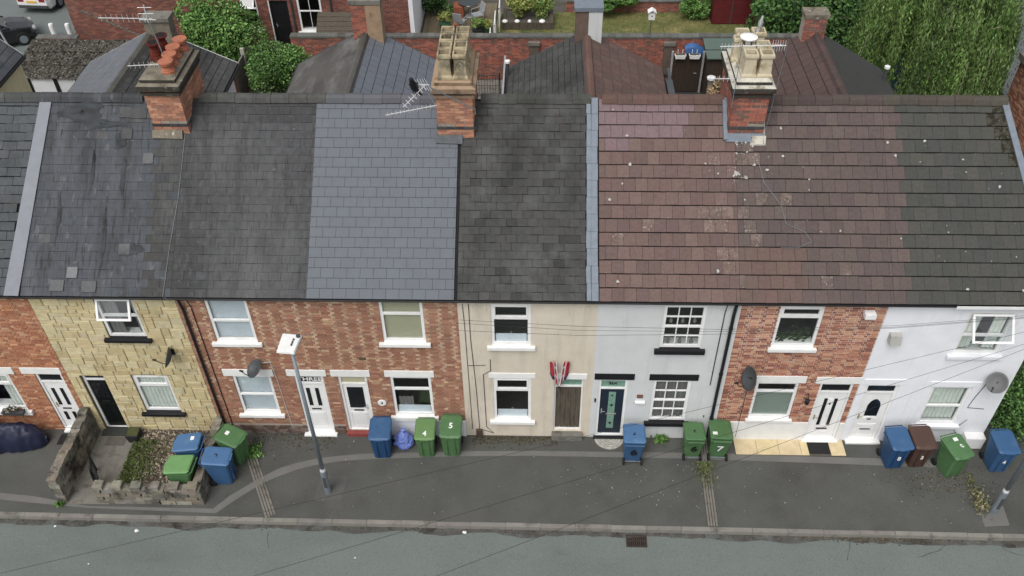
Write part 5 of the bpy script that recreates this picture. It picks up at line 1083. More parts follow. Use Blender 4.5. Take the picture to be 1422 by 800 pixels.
struct(MB().box(-12.93, -10.6, -2.22, -.004, 0, .05).build('gravel_bed', mat('dark_soil', lin(74, 66, 54), .95, .25, 6, .5)))
b = MB()
for _ in range(3800):
    x, y = random.uniform(-12.92, -10.62), random.uniform(-2.2, -.02); s = random.uniform(.014, .034); c = jit(random.choice([lin(140, 128, 108), lin(110, 98, 82), lin(180, 170, 150), lin(84, 76, 62), lin(120, 102, 88), lin(70, 64, 54)]), .2)
    p = Vector((x, y, .05)); a = random.uniform(0, 6.28); d1 = Vector((math.cos(a)*s, math.sin(a)*s, 0)); d2 = Vector((-math.sin(a)*s*.7, math.cos(a)*s*.7, 0)); z = Vector((0, 0, s*.8))
    b.hexa([p-d1-d2, p+d1-d2, p+d1+d2, p-d1+d2, p-d1*.5-d2*.5+z, p+d1*.5-d2*.5+z, p+d1*.5+d2*.5+z, p-d1*.5+d2*.5+z], c)
tag(stuff(b.build('gravel', FLK)), 'pale brown gravel of the small front garden bed', 'gravel')
def weeds(name, label, fn, n, size, cols, z=0.0, hgt=.1):
    b = MB()
    for _ in range(n):
        x, y = fn(); s = size*random.uniform(.5, 1.3); a = random.uniform(0, 6.28); l = Vector((math.cos(a), math.sin(a), 0)); h_ = random.uniform(.2, 1)*hgt
        p = Vector((x, y, z+h_*.4)); u = Vector((random.gauss(0, .6), random.gauss(0, .6), 1)).normalized()*s
        b.quad(p-l*s*.3, p+l*s*.3-u*.1, p+u+l*s*.35, p+u*1.2-l*s*.2, col=jit(random.choice(cols), .25))
    o = stuff(b.build(name, LEAF)); return tag(o, label, 'weeds')
def bedw(): x = -12.93+abs(random.gauss(0, .42)); return min(x, -11.0), random.uniform(-2.15, -.4)
weeds('bed_weeds', 'low green weeds along the left of the gravel bed', bedw, 2600, .05, [lin(92, 112, 52), lin(74, 92, 42), lin(110, 116, 66)], .05, .1)
weeds('channel_weeds', 'grass and weeds growing in the drain channel below the green bins', lambda: (3.15+random.gauss(0, .13), -.85-abs(random.gauss(0, .35))), 520, .045, [lin(96, 112, 56), lin(120, 122, 72), lin(78, 94, 48)], 0, .1)
weeds('wall_foot_weeds', 'weed clump at the foot of the grey wall beside the blue bin', lambda: (2.02+random.gauss(0, .09), -.12+random.gauss(0, .06)), 260, .08, MDG, 0, .3)
weeds('lamp_weeds', 'tall dry grass tuft beside the right lamp post', lambda: (10.25+random.gauss(0, .10), -2.05+random.gauss(0, .2)), 420, .06, [lin(138, 132, 96), lin(120, 118, 80), lin(158, 150, 118), lin(92, 100, 58)], 0, .35)
weeds('upright_weeds', 'green weed strip running from the right lamp post to the wall', lambda: (10.25+random.gauss(0, .08), random.uniform(-1.9, -1.1)), 170, .045, [lin(98, 106, 56), lin(124, 122, 76)], 0, .2)
weeds('entrance_weeds', 'bright green weed at the end of the tall garden wall', lambda: (-14.25+random.gauss(0, .07), -2.55+random.gauss(0, .04)), 120, .06, MDG, 0, .16)
weeds('downpipe_weeds', 'green weeds behind the big green bin by the drain channel', lambda: (-9.4+random.gauss(0, .10), -.75+random.gauss(0, .13)), 260, .07, MDG, 0, .25)
def channel(label, pts):
    t = thing('drain_channel', label, 'drain', (pts[0][0], pts[0][1], 0), group='grooved drain channels across the pavement', world=True)
    (x0, y0), (x1, y1), w = pts; d = Vector((x1-x0, y1-y0, 0)); n = Vector((-d.y, d.x, 0)).normalized()
    seg = 4
    for i in range(4):
        for k in range(seg):
            a = Vector((x0, y0, 0))+d*(k/seg)+d.normalized()*.004; c = Vector((x0, y0, 0))+d*((k+1)/seg)-d.normalized()*.004
            u0, u1 = n*(w*(i/4-.5)+.008), n*(w*((i+1)/4-.5)-.010); z = Vector((0, 0, .018))
            MB().hexa([a+u0, c+u0, c+u1, a+u1, a+u0+z, c+u0+z, c+u1+z, a+u1+z]).build('rib', CONC, t)
    a, c = Vector((x0, y0, .004)), Vector((x1, y1, .004)); MB().quad(a+n*w*.5, a-n*w*.5, c-n*w*.5, c+n*w*.5).build('groove_bed', mat('channel_dirt', lin(52, 48, 40), .95) if 'channel_dirt' not in MATS else MATS['channel_dirt'], t)
channel('grooved concrete drain channel running from the big green bin to the kerb', ((-9.75, -.35), (-8.50, -2.80), .30))
channel('grooved concrete drain channel between the two green bins at the black drainpipe', ((3.2, -.1), (3.13, -2.87), .28))
t = thing('road_gully', 'rusty iron drain grate in the road beside the kerb', 'drain', (1.12, -3.27, -.11), R(-.4))
IRON = mat('rusty_iron', lin(62, 52, 46), .85, .3, 12, .3)
b = MB(); ring_ = [(-.27, .27, -.18, -.15), (-.27, .27, .15, .18), (-.27, -.24, -.15, .15), (.24, .27, -.15, .15), (-.24, .24, -.015, .015)]
for (a, c, d, e) in ring_: b.box(a, c, d, e, -.02, .012)
b.build('frame', IRON, t, local=True)
for k in range(9):
    for (a, c) in ((-.145, -.02), (.02, .145)): MB().box(-.225+k*.053, -.197+k*.053, a, c, -.02, .009).build('bar', IRON, t, local=True)
MB().quad((-.24, -.15, -.004), (.24, -.15, -.004), (.24, .15, -.004), (-.24, .15, -.004)).build('sump', SOOTHOLE, t, local=True)
# paving by the doors
t = struct(MB().box(4.06, 7.12, -.57, -.005, 0, .012).build('slab_bed', MORTD)); t.name = 'doorstep_paving'
ys = mat('sandstone_slab', (1, 1, 1), .85, .12, 4, .2, 30, piece=True, layers=((lin(150, 120, 76), 2.2, .55, .75, (1, 1, 1), .5),))
sm = MB().box(-.5, .5, -.56, -.01, .012, .035).mesh('slab', ys)
for (a, c) in ((4.08, 4.68), (4.69, 5.29), (5.30, 5.90), (5.91, 6.11), (6.72, 7.12)): piece('slab', sm, t, ((a+c)/2, 0, 0), scale=(c-a, 1, 1), color=jit(lin(200, 180, 138), .05, .03))
tag(MB().box(6.12, 6.71, -.50, -.06, .012, .034).build('doormat', mat('black_rubber_mat', lin(36, 36, 36), .9, .3, 30), bevel=.004), 'black rubber doormat set in the sandstone paving', 'doormat')
tag(MB().box(-15.16, -14.66, -.55, -.18, .002, .02).build('doormat', MATS['black_rubber_mat'], bevel=.004), 'dark doormat on the pavement at the left white door', 'doormat')
t = struct(MB().lathe([(.44, .002), (.44, .012)], (.57, -.02, 0), 40).build('cobble_bed', CONC)); t.name = 'cobbled_doorstep'
cm = mat('pale_cobble', (1, 1, 1), .85, .12, 10, .2, piece=True)
for r in range(5):
    r0, r1 = .04+r*.078, .04+(r+1)*.078-.012; n = 3+r*3
    for k in range(n):
        a0, a1 = math.pi+math.pi*k/n+.03/(r+1), math.pi+math.pi*(k+1)/n-.03/(r+1)
        P4 = [(.57+rad*math.cos(an), -.03+rad*math.sin(an)) for rad, an in ((r0, a0), (r1, a0), (r1, a1), (r0, a1))]
        o = MB().hexa([(*p, .012) for p in P4]+[(*p, .03) for p in P4]).build('cobble', cm, t); o.color = (*jit(lin(168, 166, 158), .15), 1)
tag(MB().box(-13.78, -13.22, -.56, -.25, .007, .018).build('inspection_cover', mat('dull_metal', lin(92, 88, 80), .7, .2, 8)), 'rectangular inspection cover in the path before the black door', 'cover')
t = thing('planter_tub', 'small square black planter with yellow moss by the black door', 'planter', (-12.95, -.3, 0)); MB().hexa([(-.15, -.15, 0), (.15, -.15, 0), (.15, .15, 0), (-.15, .15, 0), (-.18, -.18, .32), (.18, -.18, .32), (.18, .18, .32), (-.18, .18, .32)]).build('tub', KPOT, t, local=True, bevel=.015); MB().box(-.15, .15, -.15, .15, .3, .33).build('soil', MOSS, t, local=True)
# iron gate leaning open against the tall garden wall, with a grey coat over it
t = thing('garden_gate', 'black iron garden gate swung open with a grey cloth on it', 'gate', (-13.3, -2.1, 0), R(118)); b = MB()
for k in range(8): b.tube([(.06+k*.1, 0, .06), (.06+k*.1, 0, .8)], .010, 5)
b.tube([(0, 0, 0), (0, 0, .9)], .018, 6); b.tube([(.8, 0, 0), (.8, 0, .86)], .016, 6); b.tube([(0, 0, .78), (.8, 0, .78)], .014, 6); b.tube([(0, 0, .12), (.8, 0, .12)], .014, 6); b.build('bars', BPAINT, t, local=True)
b = MB()
for i in range(6):
    for sx, o_ in ((-1, -.03), (1, .03)):
        f = lambda i, k: (.02+i*.05, o_+sx*(.03+.02*math.sin(i*1.7))*(1 if k else .2), .84-(.52+.05*math.sin(i*2.1))*k)
        b.quad(f(i, 0), f(i+1, 0), f(i+1, 1), f(i, 1))
b.build('cloth', mat('grey_cloth', lin(104, 106, 114), .9, .2, 8), t, local=True)

# ------------------------------------------------------------------ wheelie bins
BC = {'blue': mat('blue_bin', lin(46, 88, 130), .45, .08, 4, .05, layers=((lin(88, 112, 130), 2.5, .55, .8, (1, 1, 1), .5), (lin(70, 74, 70), 6, .58, .72, (1, 1, .3), .5), (lin(150, 150, 140), 30, .68, .72, (1, 1, 1), .5),)), 'green': mat('green_bin', lin(72, 112, 66), .45, .08, 4, .05, layers=((lin(110, 136, 92), 2.5, .55, .8, (1, 1, 1), .5), (lin(64, 74, 54), 6, .58, .72, (1, 1, .3), .5), (lin(150, 150, 140), 30, .68, .72, (1, 1, 1), .5),)),
      'light': mat('light_green_bin', lin(98, 146, 84), .5, .08, 4, .05), 'brown': mat('brown_bin', lin(78, 56, 48), .5, .1, 4, .05, layers=((lin(108, 88, 78), 2.5, .6, .8, (1, 1, 1), .4),)), 'deep': mat('deep_blue_bin', lin(30, 70, 112), .45, .08, 4, .05), 'olive': mat('faded_green_bin', lin(92, 128, 72), .5, .08, 4)}
BLUEL = mat('blue_bin_lid', lin(66, 108, 152), .4, .06, 4, layers=((lin(110, 140, 170), 2.5, .55, .8, (1, 1, 1), .5), (lin(80, 90, 96), 6, .6, .74, (1, 1, 1), .5),))
def bin_meshes(body, lid):
    b = MB(); zs = [(.0, .21, -.27, .17), (.04, .225, -.285, .19), (.80, .268, -.335, .30), (.88, .272, -.34, .31)]
    def rg(w, y0, y1, z, c=.04): return [(-w+c, y0, z), (w-c, y0, z), (w, y0+c, z), (w, y1-c, z), (w-c, y1, z), (-w+c, y1, z), (-w, y1-c, z), (-w, y0+c, z)]
    rings = [rg(w, y0, y1, z) for z, w, y0, y1 in zs]+[rg(.292, -.365, .335, .885, .045), rg(.292, -.365, .335, .925, .045)]
    base = 0
    for r in rings: b.v += r
    for i in range(len(rings)-1):
        for k in range(8): b.f.append((i*8+k, i*8+(k+1) % 8, i*8+8+(k+1) % 8, i*8+8+k)); b.c.append(None)
    b.f.append(tuple(range(8))[::-1]); b.f.append(tuple(range((len(rings)-1)*8, len(rings)*8))); b.c += [None]*2
    for sx in (-1, 1): b.box(sx*.11-.012, sx*.11+.012, -.355, -.29, .12, .82)
    mb = b.mesh('body', body)
    l = MB(); R4 = [rg(.30, -.385, .33, .93, .05), rg(.302, -.39, .33, .955, .05), rg(.27, -.345, .31, .985, .06), rg(.20, -.27, .24, .99, .05)]
    def lift(r): return [(x, y, z+(y+.385)*.12) for x, y, z in r]
    for r in R4: l.v += lift(r)
    for i in range(3):
        for k in range(8): l.f.append((i*8+k, i*8+(k+1) % 8, i*8+8+(k+1) % 8, i*8+8+k)); l.c.append(None)
    l.f.append(tuple(range(8))[::-1]); l.f.append(tuple(range(24, 32))); l.c += [None]*2
    l.box(-.12, .12, -.415, -.385, .935, .955)
    ml = l.mesh('lid', lid)
    hd = MB(); hd.tube([(-.24, .33, .93), (-.24, .40, 1.0), (.24, .40, 1.0), (.24, .33, .93)], .017, 7); mh = hd.mesh('handle', body)
    wh = MB().lathe([(.06, -.025), (.10, -.025), (.105, 0), (.10, .025), (.06, .025)], n=16, axis='x').mesh('wheel', TYRE)
    ax = MB().tube([(-.25, .23, .10), (.25, .23, .10)], .014, 6).mesh('axle', STEEL)
    return mb, ml, mh, wh, ax
BMC = {}
def wheelie(label, x, y, rot, body, lid=None, front=None, top=None, back=None, sticker=False, scale=1):
    key = (body, lid)
    if key not in BMC: BMC[key] = bin_meshes(BC[body], lid and (BLUEL if lid == 'bluel' else BC[lid]) or BC[body])
    mb, ml, mh, wh, ax = BMC[key]
    t = thing('wheelie_bin', label, 'bin', (x, y, .002), R(rot), group='wheelie bins'); t.scale = (scale,)*3
    obj('body', mb, t, True); l = obj('lid', ml, t, True); obj('handle', mh, t, True); obj('axle', ax, t, True)
    for sx in (-1, 1): piece('wheel', wh, t, (sx*.245, .23, .10), local=True)
    if front: piece('number', text_mesh(front[0], front[1], front[2]), t, (0, -.335, .5), (R(90)-.06, 0, 0), local=True)
    if back: piece('number', text_mesh(back[0], back[1], back[2]), t, (0, .30, .56), (R(90)+.14, 0, math.pi), local=True)
    if top: piece('number', text_mesh(top[0], top[1], top[2]), l, (top[3], top[4], 1.035+top[4]*.12), (.12, 0, top[5]), local=True)
    if sticker: MB().hexa([(sticker[0], sticker[1], .99+(sticker[1]+.385)*.12), (sticker[0]+.12, sticker[1], .99+(sticker[1]+.385)*.12), (sticker[0]+.12, sticker[1]+.1, .99+(sticker[1]+.485)*.12), (sticker[0], sticker[1]+.1, .99+(sticker[1]+.485)*.12)]+[(sticker[0], sticker[1], 1.0+(sticker[1]+.385)*.12), (sticker[0]+.12, sticker[1], 1.0+(sticker[1]+.385)*.12), (sticker[0]+.12, sticker[1]+.1, 1.0+(sticker[1]+.485)*.12), (sticker[0], sticker[1]+.1, 1.0+(sticker[1]+.485)*.12)]).build('sticker', WPAINT, l, local=True)
    return t
wheelie('blue bin with white sticker standing on the gravel bed', -10.93, -1.15, -88, 'blue', 'bluel', sticker=(-.15, .05))
wheelie('pale green bin behind the low notched garden wall', -10.95, -1.88, -92, 'green', 'light')
wheelie('blue bin at the corner of the low garden wall, handle towards the gravel', -10.06, -1.6, 92, 'blue', 'bluel', top=('2', .2, BPAINT, -.03, -.02, -1.5))
wheelie('big green bin turned askew at the top of the left drain channel', -9.86, -.9, 68, 'green', sticker=(-.05, .03))
wheelie('deep blue bin next to the blue rubbish bag', -5.78, -.58, 2, 'deep', 'blue')
wheelie('faded green bin numbered 4 beside the blue rubbish bag', -4.55, -.53, 0, 'green', 'olive', top=('4', .24, WPAINT, .0, -.2, 0), scale=.94).location.y = -.53
wheelie('green bin numbered 5 at the cream house corner', -3.84, -.47, -1, 'green', top=('5', .24, WPAINT, .0, -.03, 0))
wheelie('blue bin numbered 6 standing by the cobbled doorstep', 1.17, -.68, 179, 'blue', 'bluel', back=('6', .40, BPAINT), top=('6', .2, BPAINT, 0, .05, math.pi))
wheelie('green bin numbered 6 left of the black drainpipe', 2.82, -.52, 180, 'green', 'green', back=('6', .40, BPAINT), top=('5', .2, BPAINT, 0, .05, math.pi), scale=.94)
wheelie('green bin numbered 7 right of the black drainpipe', 3.53, -.5, 178, 'green', back=('7', .36, WPAINT), sticker=(.12, .1))
wheelie('blue bin numbered 8 beside the brown bin', 8.28, -.67, 6, 'deep', 'blue', front=('8', .2, WPAINT))
wheelie('brown bin between blue and green bins at the white house', 8.92, -.62, 4, 'brown', front=('3', .18, WPAINT))
wheelie('green bin tilted askew under the white house window', 9.74, -.92, 18, 'green', top=('0', .16, WPAINT, .1, -.05, .6), sticker=(-.02, .12))
wheelie('blue bin standing alone at the right beside the ivy', 11.07, -.74, 3, 'blue', 'blue', front=('4', .18, WPAINT))
# blue rubbish bag
t = thing('rubbish_bag', 'crumpled blue plastic rubbish bag between the bins', 'bag', (-5.22, -.40, 0)); b = MB(); n, m_ = 26, 14
for k in range(m_+1):
    q = k/m_; z = .62*q; r_ = .24*math.sin(math.pi*min(1, .18+q*.82))**.6*(1 if q < .8 else (1-(q-.8)*2.2)) + .02
    for i in range(n):
        a = 6.283*i/n; w = 1+.30*mnoise.noise(Vector((math.cos(a)*3, math.sin(a)*3, q*5)))+.16*mnoise.noise(Vector((math.cos(a)*7, math.sin(a)*7, q*12))); b.v.append((r_*w*math.cos(a), r_*w*.85*math.sin(a), z))
for k in range(m_):
    for i in range(n): a, c = k*n+i, k*n+(i+1) % n; b.f.append((a, c, c+n, a+n)); b.c.append(None)
b.f.append(tuple(range(n))[::-1]); b.f.append(tuple(range(m_*n, m_*n+n))); b.c += [None]*2
BAG = mat('blue_bag_plastic', lin(100, 122, 198), .28, .2, 9, .9, 16, spec=.6); b.build('sack', BAG, t, local=True); b = MB(); b.lathe([(.03, .60), (.035, .64), (.07, .72), (.05, .73)], (.02, 0, 0), 9); b.build('tied_neck', BAG, t, local=True)
# motorcycle under a navy cover at the left edge
t = thing('covered_motorcycle', 'motorcycle under a dark navy cover at the left edge', 'motorcycle', (-16.35, -.52, 0), R(4)); t.scale = (1.05, 1.0, .98); b = MB(); nx, nn = 60, 44
def mc(i, k):
    u = i/nx; x = -1.35+2.25*u; hgt = .75+.32*math.exp(-((u-.28)/.13)**2)+.1*math.exp(-((u-.62)/.16)**2)-.45*max(0, u-.78)**1*2.6-.35*max(0, .12-u)*6; wd = .30+.12*math.exp(-((u-.30)/.12)**2)-.12*max(0, u-.75)*3
    a = math.pi*k/nn; w = 1+.12*mnoise.noise(Vector((u*12, a*1.2, 1)))+.05*mnoise.noise(Vector((u*30, a*2.5, 4)))
    y = -math.cos(a)*wd*w*(1.22-.32*math.sin(a)); z = max(.06, hgt*(math.sin(a)**.55)*w)
    ef = max(.03, 1-abs((u-.5)/.5)**9)**.5
    return (x, y*ef, max(.05, z*(.35+.65*ef)))
for i in range(nx+1):
    for k in range(nn+1): b.v.append(mc(i, k))
for i in range(nx):
    for k in range(nn): a = i*(nn+1)+k; b.f.append((a, a+1, a+nn+2, a+nn+1)); b.c.append(None)
b.f.append(tuple(range(nn+1))); b.f.append(tuple(nx*(nn+1)+k for k in range(nn+1))[::-1]); b.c += [None]*2
b.build('cover', mat('navy_cover', lin(26, 32, 58), .5, .15, 5, .3, 9, spec=.4), t, local=True, smooth=True)
for x in (-.95, .45): MB().lathe([(.18, -.05), (.28, -.06), (.30, 0), (.28, .06), (.18, .05)], (x, 0, .30), 22, axis='y').build('wheel', TYRE, t, local=True)
# flower trough on the left sill
t = thing('flower_trough', 'trough of white flowers on the left window sill', 'planter', (-16.2, -.16, .88)); MB().hexa([(-.28, -.07, 0), (.28, -.07, 0), (.28, .07, 0), (-.28, .07, 0), (-.31, -.09, .13), (.31, -.09, .13), (.31, .09, .13), (-.31, .09, .13)]).build('trough', DGREY, t, local=True); b = MB()
leaves(b, (0, 0, .19), (.32, .11, .08), 420, .03, [lin(196, 190, 180), lin(120, 60, 60), lin(70, 84, 46), lin(70, 84, 46), lin(60, 52, 44)], blobs=14); b.build('flowers', LEAF, t, local=True)

# ------------------------------------------------------------------ lamp posts
def lamp(label, x, y, h, head_rz, slab=True):
    t = thing('lamp_post', label, 'lamp post', (x, y, 0), group='street lamps')
    MB().tube([(0, 0, 0), (0, 0, .95), (0, 0, 1.0)], [.088, .085, .07], 16).build('base', STEEL, t, local=True, smooth=False); MB().tube([(0, 0, .98), (0, 0, 1.06)], [.08, .06], 16).build('collar', ALU, t, local=True)
    MB().tube([(0, 0, 1.05), (0, 0, h)], [.055, .042], 14).build('column', STEEL, t, local=True, smooth=True)
    MB().box(-.04, .04, -.092, -.08, .3, .75).build('door', DGREY, t, local=True)
    b = MB(); c, s_ = math.cos(head_rz), math.sin(head_rz); ax = Vector((c, s_, 0)); ay = Vector((-s_, c, 0))
    def pt(u, v, w): return ax*u+ay*v+Vector((0, 0, h+w))
    b.hexa([pt(-.10, -.10, -.01), pt(.46, -.12, .02), pt(.46, .36, .02), pt(-.10, .34, -.01), pt(-.08, -.08, .06), pt(.44, -.10, .10), pt(.44, .34, .10), pt(-.08, .32, .06)]); hd = b.build('lamp_head', mat('lamp_white', (.72, .72, .70), .4, .08, 6) if 'lamp_white' not in MATS else MATS['lamp_white'], t, local=True, bevel=.015)
    b = MB(); b.hexa([pt(.02, -.1, -.006), pt(.45, -.12, .012), pt(.45, .12, .012), pt(.02, .1, -.006), pt(.02, -.1, .0), pt(.45, -.12, .018), pt(.45, .12, .018), pt(.02, .1, .0)]); b.build('lens', DGLASS, hd, local=True)
    b = MB(); q = pt(.38, -.05, .1); b.lathe([(.05, 0), (.05, .03), (.045, .04)], q, 14); b.build('photocell', DGREY, hd, local=True)
    b = MB()
    for k in range(3): a = pt(.12+k*.08, .03, .092); b.box(a.x-.02, a.x+.02, a.y-.03, a.y+.03, a.z-.02, a.z+.008)
    b.build('bolts', DGREY, hd, local=True)
    return t
lamp('grey street lamp with white head in front of the numbered white door', -7.11, -1.99, 5.55, R(84))
lamp('grey street lamp at the right edge, its head outside the picture', 10.5, -2.32, 5.62, R(-90))
struct(MB().quad((-7.45, -2.28, .009), (-6.72, -2.30, .009), (-6.66, -1.46, .009), (-7.42, -1.5, .009)).build('lamp_footing', mat('patch_asphalt', lin(84, 84, 81), .92, .15, 2, .2, 90, fine=.15)))
struct(MB().quad((10.15, -2.75, .009), (10.8, -2.7, .009), (10.85, -2.1, .009), (10.2, -2.1, .009)).build('lamp_footing', FOOTL))

# ------------------------------------------------------------------ dishes, aerials, birds, flags, cables
def dish(label, x, z, fx, fy, r=.30, m=DGREY, fz=.30):
    t = thing('satellite_dish', label, 'satellite dish', (x, 0, z), group='satellite dishes on the house fronts')
    f = Vector((fx, fy, fz)).normalized(); s = f.cross(Vector((0, 0, 1))).normalized(); u = s.cross(f); c = Vector((0, -.26, .05))
    b = MB(); n, k_ = 28, 6
    for k in range(k_+1):
        q = k/k_
        for i in range(n): a = 6.283*i/n; b.v.append(tuple(c+(s*math.cos(a)*r+u*math.sin(a)*r*1.12)*q+f*(.10*q*q-.05)))
    for k in range(k_):
        for i in range(n): a, d = k*n+i, k*n+(i+1) % n; b.f.append((a, d, d+n, a+n)); b.c.append(None)
    o = b.build('reflector', m, t, local=True, smooth=True); md = o.modifiers.new('solid', 'SOLIDIFY'); md.thickness = .012
    e = c+f*.36-u*.16; MB().tube([c-u*r*1.05+f*.04, c-u*r*.95+f*.2, e], .012, 6).build('arm', BLACKP, t, local=True); MB().tube([e-f*.05, e+f*.05], [.03, .022], 10).build('receiver', BLACKP, t, local=True)
    MB().tube([(0, 0, 0), (0, -.16, -.02), tuple(c-f*.05)], .02, 6).build('bracket', BLACKP, t, local=True); MB().box(-.06, .06, -.02, -.002, -.1, .1).build('wall_plate', BLACKP, t, local=True)
dish('dark satellite dish seen edge on, on the yellow stone front', -11.08, 3.35, -.95, -.12, .26)
dish('dark satellite dish between the blind windows of the mottled brick front', -8.90, 2.95, -.55, -.45, .23, fz=.8)
dish('dark satellite dish on the red brick front above the white plinth', 4.05, 2.80, -.93, -.30, .30)
dish('pale grey satellite dish at the right of the white rendered front', 10.40, 2.75, -.60, -.65, .25, mat('pale_dish', lin(104, 104, 104), .6, .1), fz=.75)
def yagi(b, p, d, ln, n, el, up=(0, 0, 1)):
    p, d = Vector(p), Vector(d).normalized(); up = Vector(up).normalized(); b.tube([p, p+d*ln], .011, 5)
    for k in range(n): q = p+d*(ln*(k+.5)/n); e = el*(1-.25*k/n); b.tube([q-up*e/2, q+up*e/2], .006, 4)
    return p+d*ln
t = thing('tv_aerial', 'two long white aerials on the mast of the leftmost chimney', 'aerial', (-10.45, 3.9, 9.5), world=True)
MB().tube([(-10.62, 3.75, 8.9), (-10.66, 3.78, 9.6), (-10.84, 3.8, 11.1)], .014, 8).build('mast', STEEL, t); b = MB(); yagi(b, (-10.7, 3.8, 10.83), (-1, .05, -.01), 1.33, 10, .22); yagi(b, (-10.8, 3.75, 10.75), (.0, .05, 1), .45, 3, .4, (1, 0, 0)); b.build('top_array', ALU, t); b = MB(); yagi(b, (-10.55, 3.7, 9.7), (-1, -.05, -.03), 1.05, 9, .2); b.build('lower_array', ALU, t)
t = thing('tv_aerial', 'white aerial on a slanting arm in front of the middle chimney', 'aerial', (-3.1, 3.1, 8.9), world=True)
MB().tube([(-3.06, 3.05, 8.70), (-3.06, 3.03, 8.86), (-4.19, 2.5, 9.85)], .014, 8).build('mast', STEEL, t); b = MB(); yagi(b, (-3.9, 2.42, 9.34), (-1.22, -.02, -.26), 1.27, 12, .14); yagi(b, (-4.14, 2.4, 9.88), (-.56, 0, -.58), .8, 7, .18, (.6, -.3, -.5)); yagi(b, (-4.05, 2.45, 9.86), (-1, 0, .05), .3, 5, .34, (-.5, .2, 1)); b.build('array', ALU, t); MB().tube([(-4.17, 2.48, 9.82), (-3.95, 2.42, 9.34)], .010, 6).build('drop_mast', STEEL, t)
t = thing('tv_aerial', 'cluster of white aerials on the right chimney stack', 'aerial', (3.3, 3.2, 9.2), world=True)
b = MB(); b.tube([(3.15, 3.08, 8.9), (3.15, 3.08, 10.6)], .009, 8); b.tube([(4.12, 3.2, 8.2), (4.2, 3.15, 10.6)], .006, 6); b.build('mast', STEEL, t); b = MB(); yagi(b, (2.65, 3.1, 10.5), (1, 0, .03), 1.4, 18, .15); yagi(b, (3.8, 3.05, 10.54), (1, .05, .02), .35, 6, .32); b.build('top_array', ALU, t); b = MB(); yagi(b, (3.1, 3.05, 9.7), (-1, 0, 0), .62, 6, .18); b.build('lower_array', ALU, t)
def bird(label, loc, rz, m, s, beakm, pitch=.9):
    t = thing('perched_bird', label, 'bird', loc, rz); b = MB()
    # body axis from tail (-) to head (+) tilted upright
    ax = Vector((0, -math.cos(pitch), math.sin(pitch))); prof = [(-.22, .012), (-.16, .03), (-.09, .055), (-.02, .075), (.06, .072), (.12, .05), (.16, .042), (.20, .046), (.235, .035), (.255, .01)]
    b.tube([ax*u*s+Vector((0, 0, .17*s)) for u, r_ in prof], [r_*s for u, r_ in prof], 12); b.build('body', m, t, local=True, smooth=True)
    hd = ax*.21*s+Vector((0, 0, .17*s)); q = MB(); q.tube([hd+Vector((0, -.03*s, 0)), hd+Vector((0, -.095*s, -.012*s))], [.016*s, .003*s], 6); q.build('beak', beakm, t, local=True)
    for sx in (-1, 1):
        w = MB(); w.hexa([Vector((sx*.055*s, .02*s, .10*s)), Vector((sx*.075*s, -.05*s, .22*s)), Vector((sx*.06*s, .01*s, .28*s)), Vector((sx*.03*s, .16*s, .0*s))]+[Vector((sx*.07*s, .02*s, .10*s)), Vector((sx*.085*s, -.05*s, .22*s)), Vector((sx*.07*s, .01*s, .28*s)), Vector((sx*.04*s, .16*s, .0*s))]); w.build('wing', m, t, local=True)
        MB().tube([(sx*.03*s, 0, .12*s), (sx*.035*s, -.01*s, 0)], .008*s, 5).build('leg', BLACKP, t, local=True)
    b = MB(); b.hexa([(-.035*s, .08*s, .03*s), (.035*s, .08*s, .03*s), (.045*s, .20*s, -.12*s), (-.045*s, .20*s, -.12*s), (-.035*s, .09*s, .045*s), (.035*s, .09*s, .045*s), (.045*s, .215*s, -.115*s), (-.045*s, .215*s, -.115*s)]); b.build('tail', m, t, local=True)
FEA = mat('black_feathers', (.010, .010, .012), .5, .2, 8)
bird('black crow perched on the slanting aerial by the middle chimney', (-4.40, 2.42, 9.62), R(-20), FEA, 1.25, BLACKP, 1.15)
bird('grey pigeon perched on a pot of the right chimney', (3.87, 4.62, 10.19), R(150), mat('grey_feathers', lin(150, 152, 152), .8, .2, 20), .75, DGREY, 1.1)
CL = mat('flag_cloth', (1, 1, 1), .8, .1, 10, attr=True)
RD, WH, NV = lin(176, 34, 52), lin(206, 200, 200), lin(42, 46, 92)
for sx, l in ((-1, 'left'), (1, 'right')):
    t = thing('union_flag', l+' of two furled red white and blue flags above the wooden door', 'flag', (-.90, 0, 2.2), group='flags above the wooden door')
    MB().tube([(0, -.05, 0), (sx*.09, -.10, 1.04)], .010, 6).build('pole', WPAINT, t, local=True); b = MB(); nu, nv = 8, 10
    def f(u, v):
        bt = Vector((0, 0, .05)).lerp(Vector((sx*.24, 0, .50)), u); tp_ = Vector((sx*.08, 0, 1.0)).lerp(Vector((sx*.26, 0, 1.03)), u); p = bt.lerp(tp_, v); p.y = -.085-.035*math.sin(u*11+v*2)-.03*v; return p
    for i in range(nu):
        for k in range(nv):
            u, v = (i+.5)/nu, (k+.5)/nv; col = WH if i in (0, 3) else RD
            if u > .55: col = NV if v < .22 else RD
            if 1 <= i <= 2 and k % 4 == 3: col = WH
            b.quad(f(i/nu, k/nv), f((i+1)/nu, k/nv), f((i+1)/nu, (k+1)/nv), f(i/nu, (k+1)/nv), col=col)
    o = b.build('cloth', CL, t, local=True); md = o.modifiers.new('solid', 'SOLIDIFY'); md.thickness = .006
    MB().box(-.03, .03, -.05, -.024, -.05, .05).build('bracket', DGREY, t, local=True)
def cable(label, pts, r=.0038, group='overhead cables across the street', m=WIREM):
    P = [Vector(p) for p in pts]; out = []
    for i in range(len(P)-1):
        for k in range(8): out.append(P[i].lerp(P[i+1], k/8))
    out.append(P[-1]); tag(MB().tube(out, r, 5).build('overhead_cable', m), label, 'cable', group)
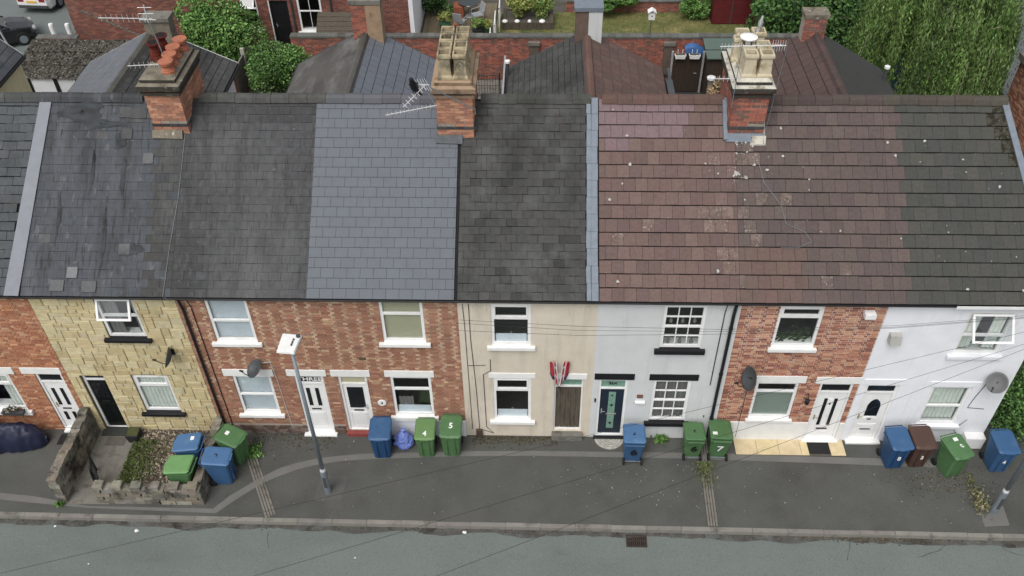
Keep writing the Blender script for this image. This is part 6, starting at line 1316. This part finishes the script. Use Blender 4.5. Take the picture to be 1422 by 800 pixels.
def span(a, b_, sag, n=10):
    a, b_ = Vector(a), Vector(b_); return [a.lerp(b_, k/n)-Vector((0, 0, 4*sag*(k/n)*(1-k/n))) for k in range(n+1)]
a_, b_ = Vector((9.03, -2.05, 6.5)), Vector((-10.73, -8.17, 6.5)); cable('overhead cable crossing lowest over the left part of the road', span(a_+(a_-b_)*.2, b_+(b_-a_)*.15, .05))
a_, b_ = Vector((8.89, -2.41, 6.5)), Vector((-4.88, -7.59, 6.5)); cable('overhead cable crossing over the middle of the road, left of its twin', span(a_+(a_-b_)*.28, b_+(b_-a_)*.3, .05))
a_, b_ = Vector((8.83, -2.56, 6.5)), Vector((-2.9, -7.94, 6.5)); cable('overhead cable crossing over the middle of the road, right of its twin', span(a_+(a_-b_)*.33, b_+(b_-a_)*.3, .05))
for k, (z0, z1, z2, zl) in enumerate(((5.63, 5.40, 5.58, 'topmost'), (5.42, 5.33, 5.53, 'middle'), (5.17, 5.24, 5.50, 'lowest'))):
    cable(zl+' of three cables strung along the cream and grey fronts', [(-3.42, -.9 if k else -1.0, z0), (-.5, -1.0, (z0+z1)/2-.06), (2.8, -1.0, z1), (6.77, -1.0, z2), (9.6, -1.0, z2+.36), (13.5, -1.0, z2+.95)], .004, group='cables along the fronts')
cable('white cable running down the coated roof below the leftmost chimney', [rp(-10.45, 4.4, .04), rp(-10.5, 2.5, .04), rp(-10.62, 1.2, .04), rp(-10.68, 0, .04), (-10.45, -.2, 5.3)], .005, 'cables lying on roofs', STEEL)
cable('thin grey cable looping over the brown tiles below the right chimney', [rp(3.95, 3.45, .06), rp(4.05, 3.0, .06), rp(4.45, 2.4, .06), rp(4.55, 1.95, .06), rp(5.0, 1.75, .06), rp(5.15, 1.5, .06), rp(4.8, 1.35, .06), rp(4.4, 1.35, .06)], .006, 'cables lying on roofs', STEEL)
cable('white cable on the mottled brick front beside the dish', [(-8.75, -.1, 3.05), (-8.55, -.015, 3.0), (-8.5, -.012, 2.2), (-8.45, -.012, .3), (-8.3, -.012, .1)], .010, 'cables on the house fronts', ALU)
# ivy bank beyond the white end house
t = thing('ivy_bank', 'dark green ivy bank beside the white end house', 'ivy', (12.6, .2, 0), world=True)
b = MB(); leaves(b, (13.0, .9, .9), (1.9, 1.7, 1.2), 22000, .05, DKG+MDG[:2], blobs=60, hollow=.3); b.build('crown', LEAF, t); s = MB(); tree_limbs(s, (12.9, .8, 0), 1.3, 1.2, 8, .05); s.build('trunk', BARK, t)
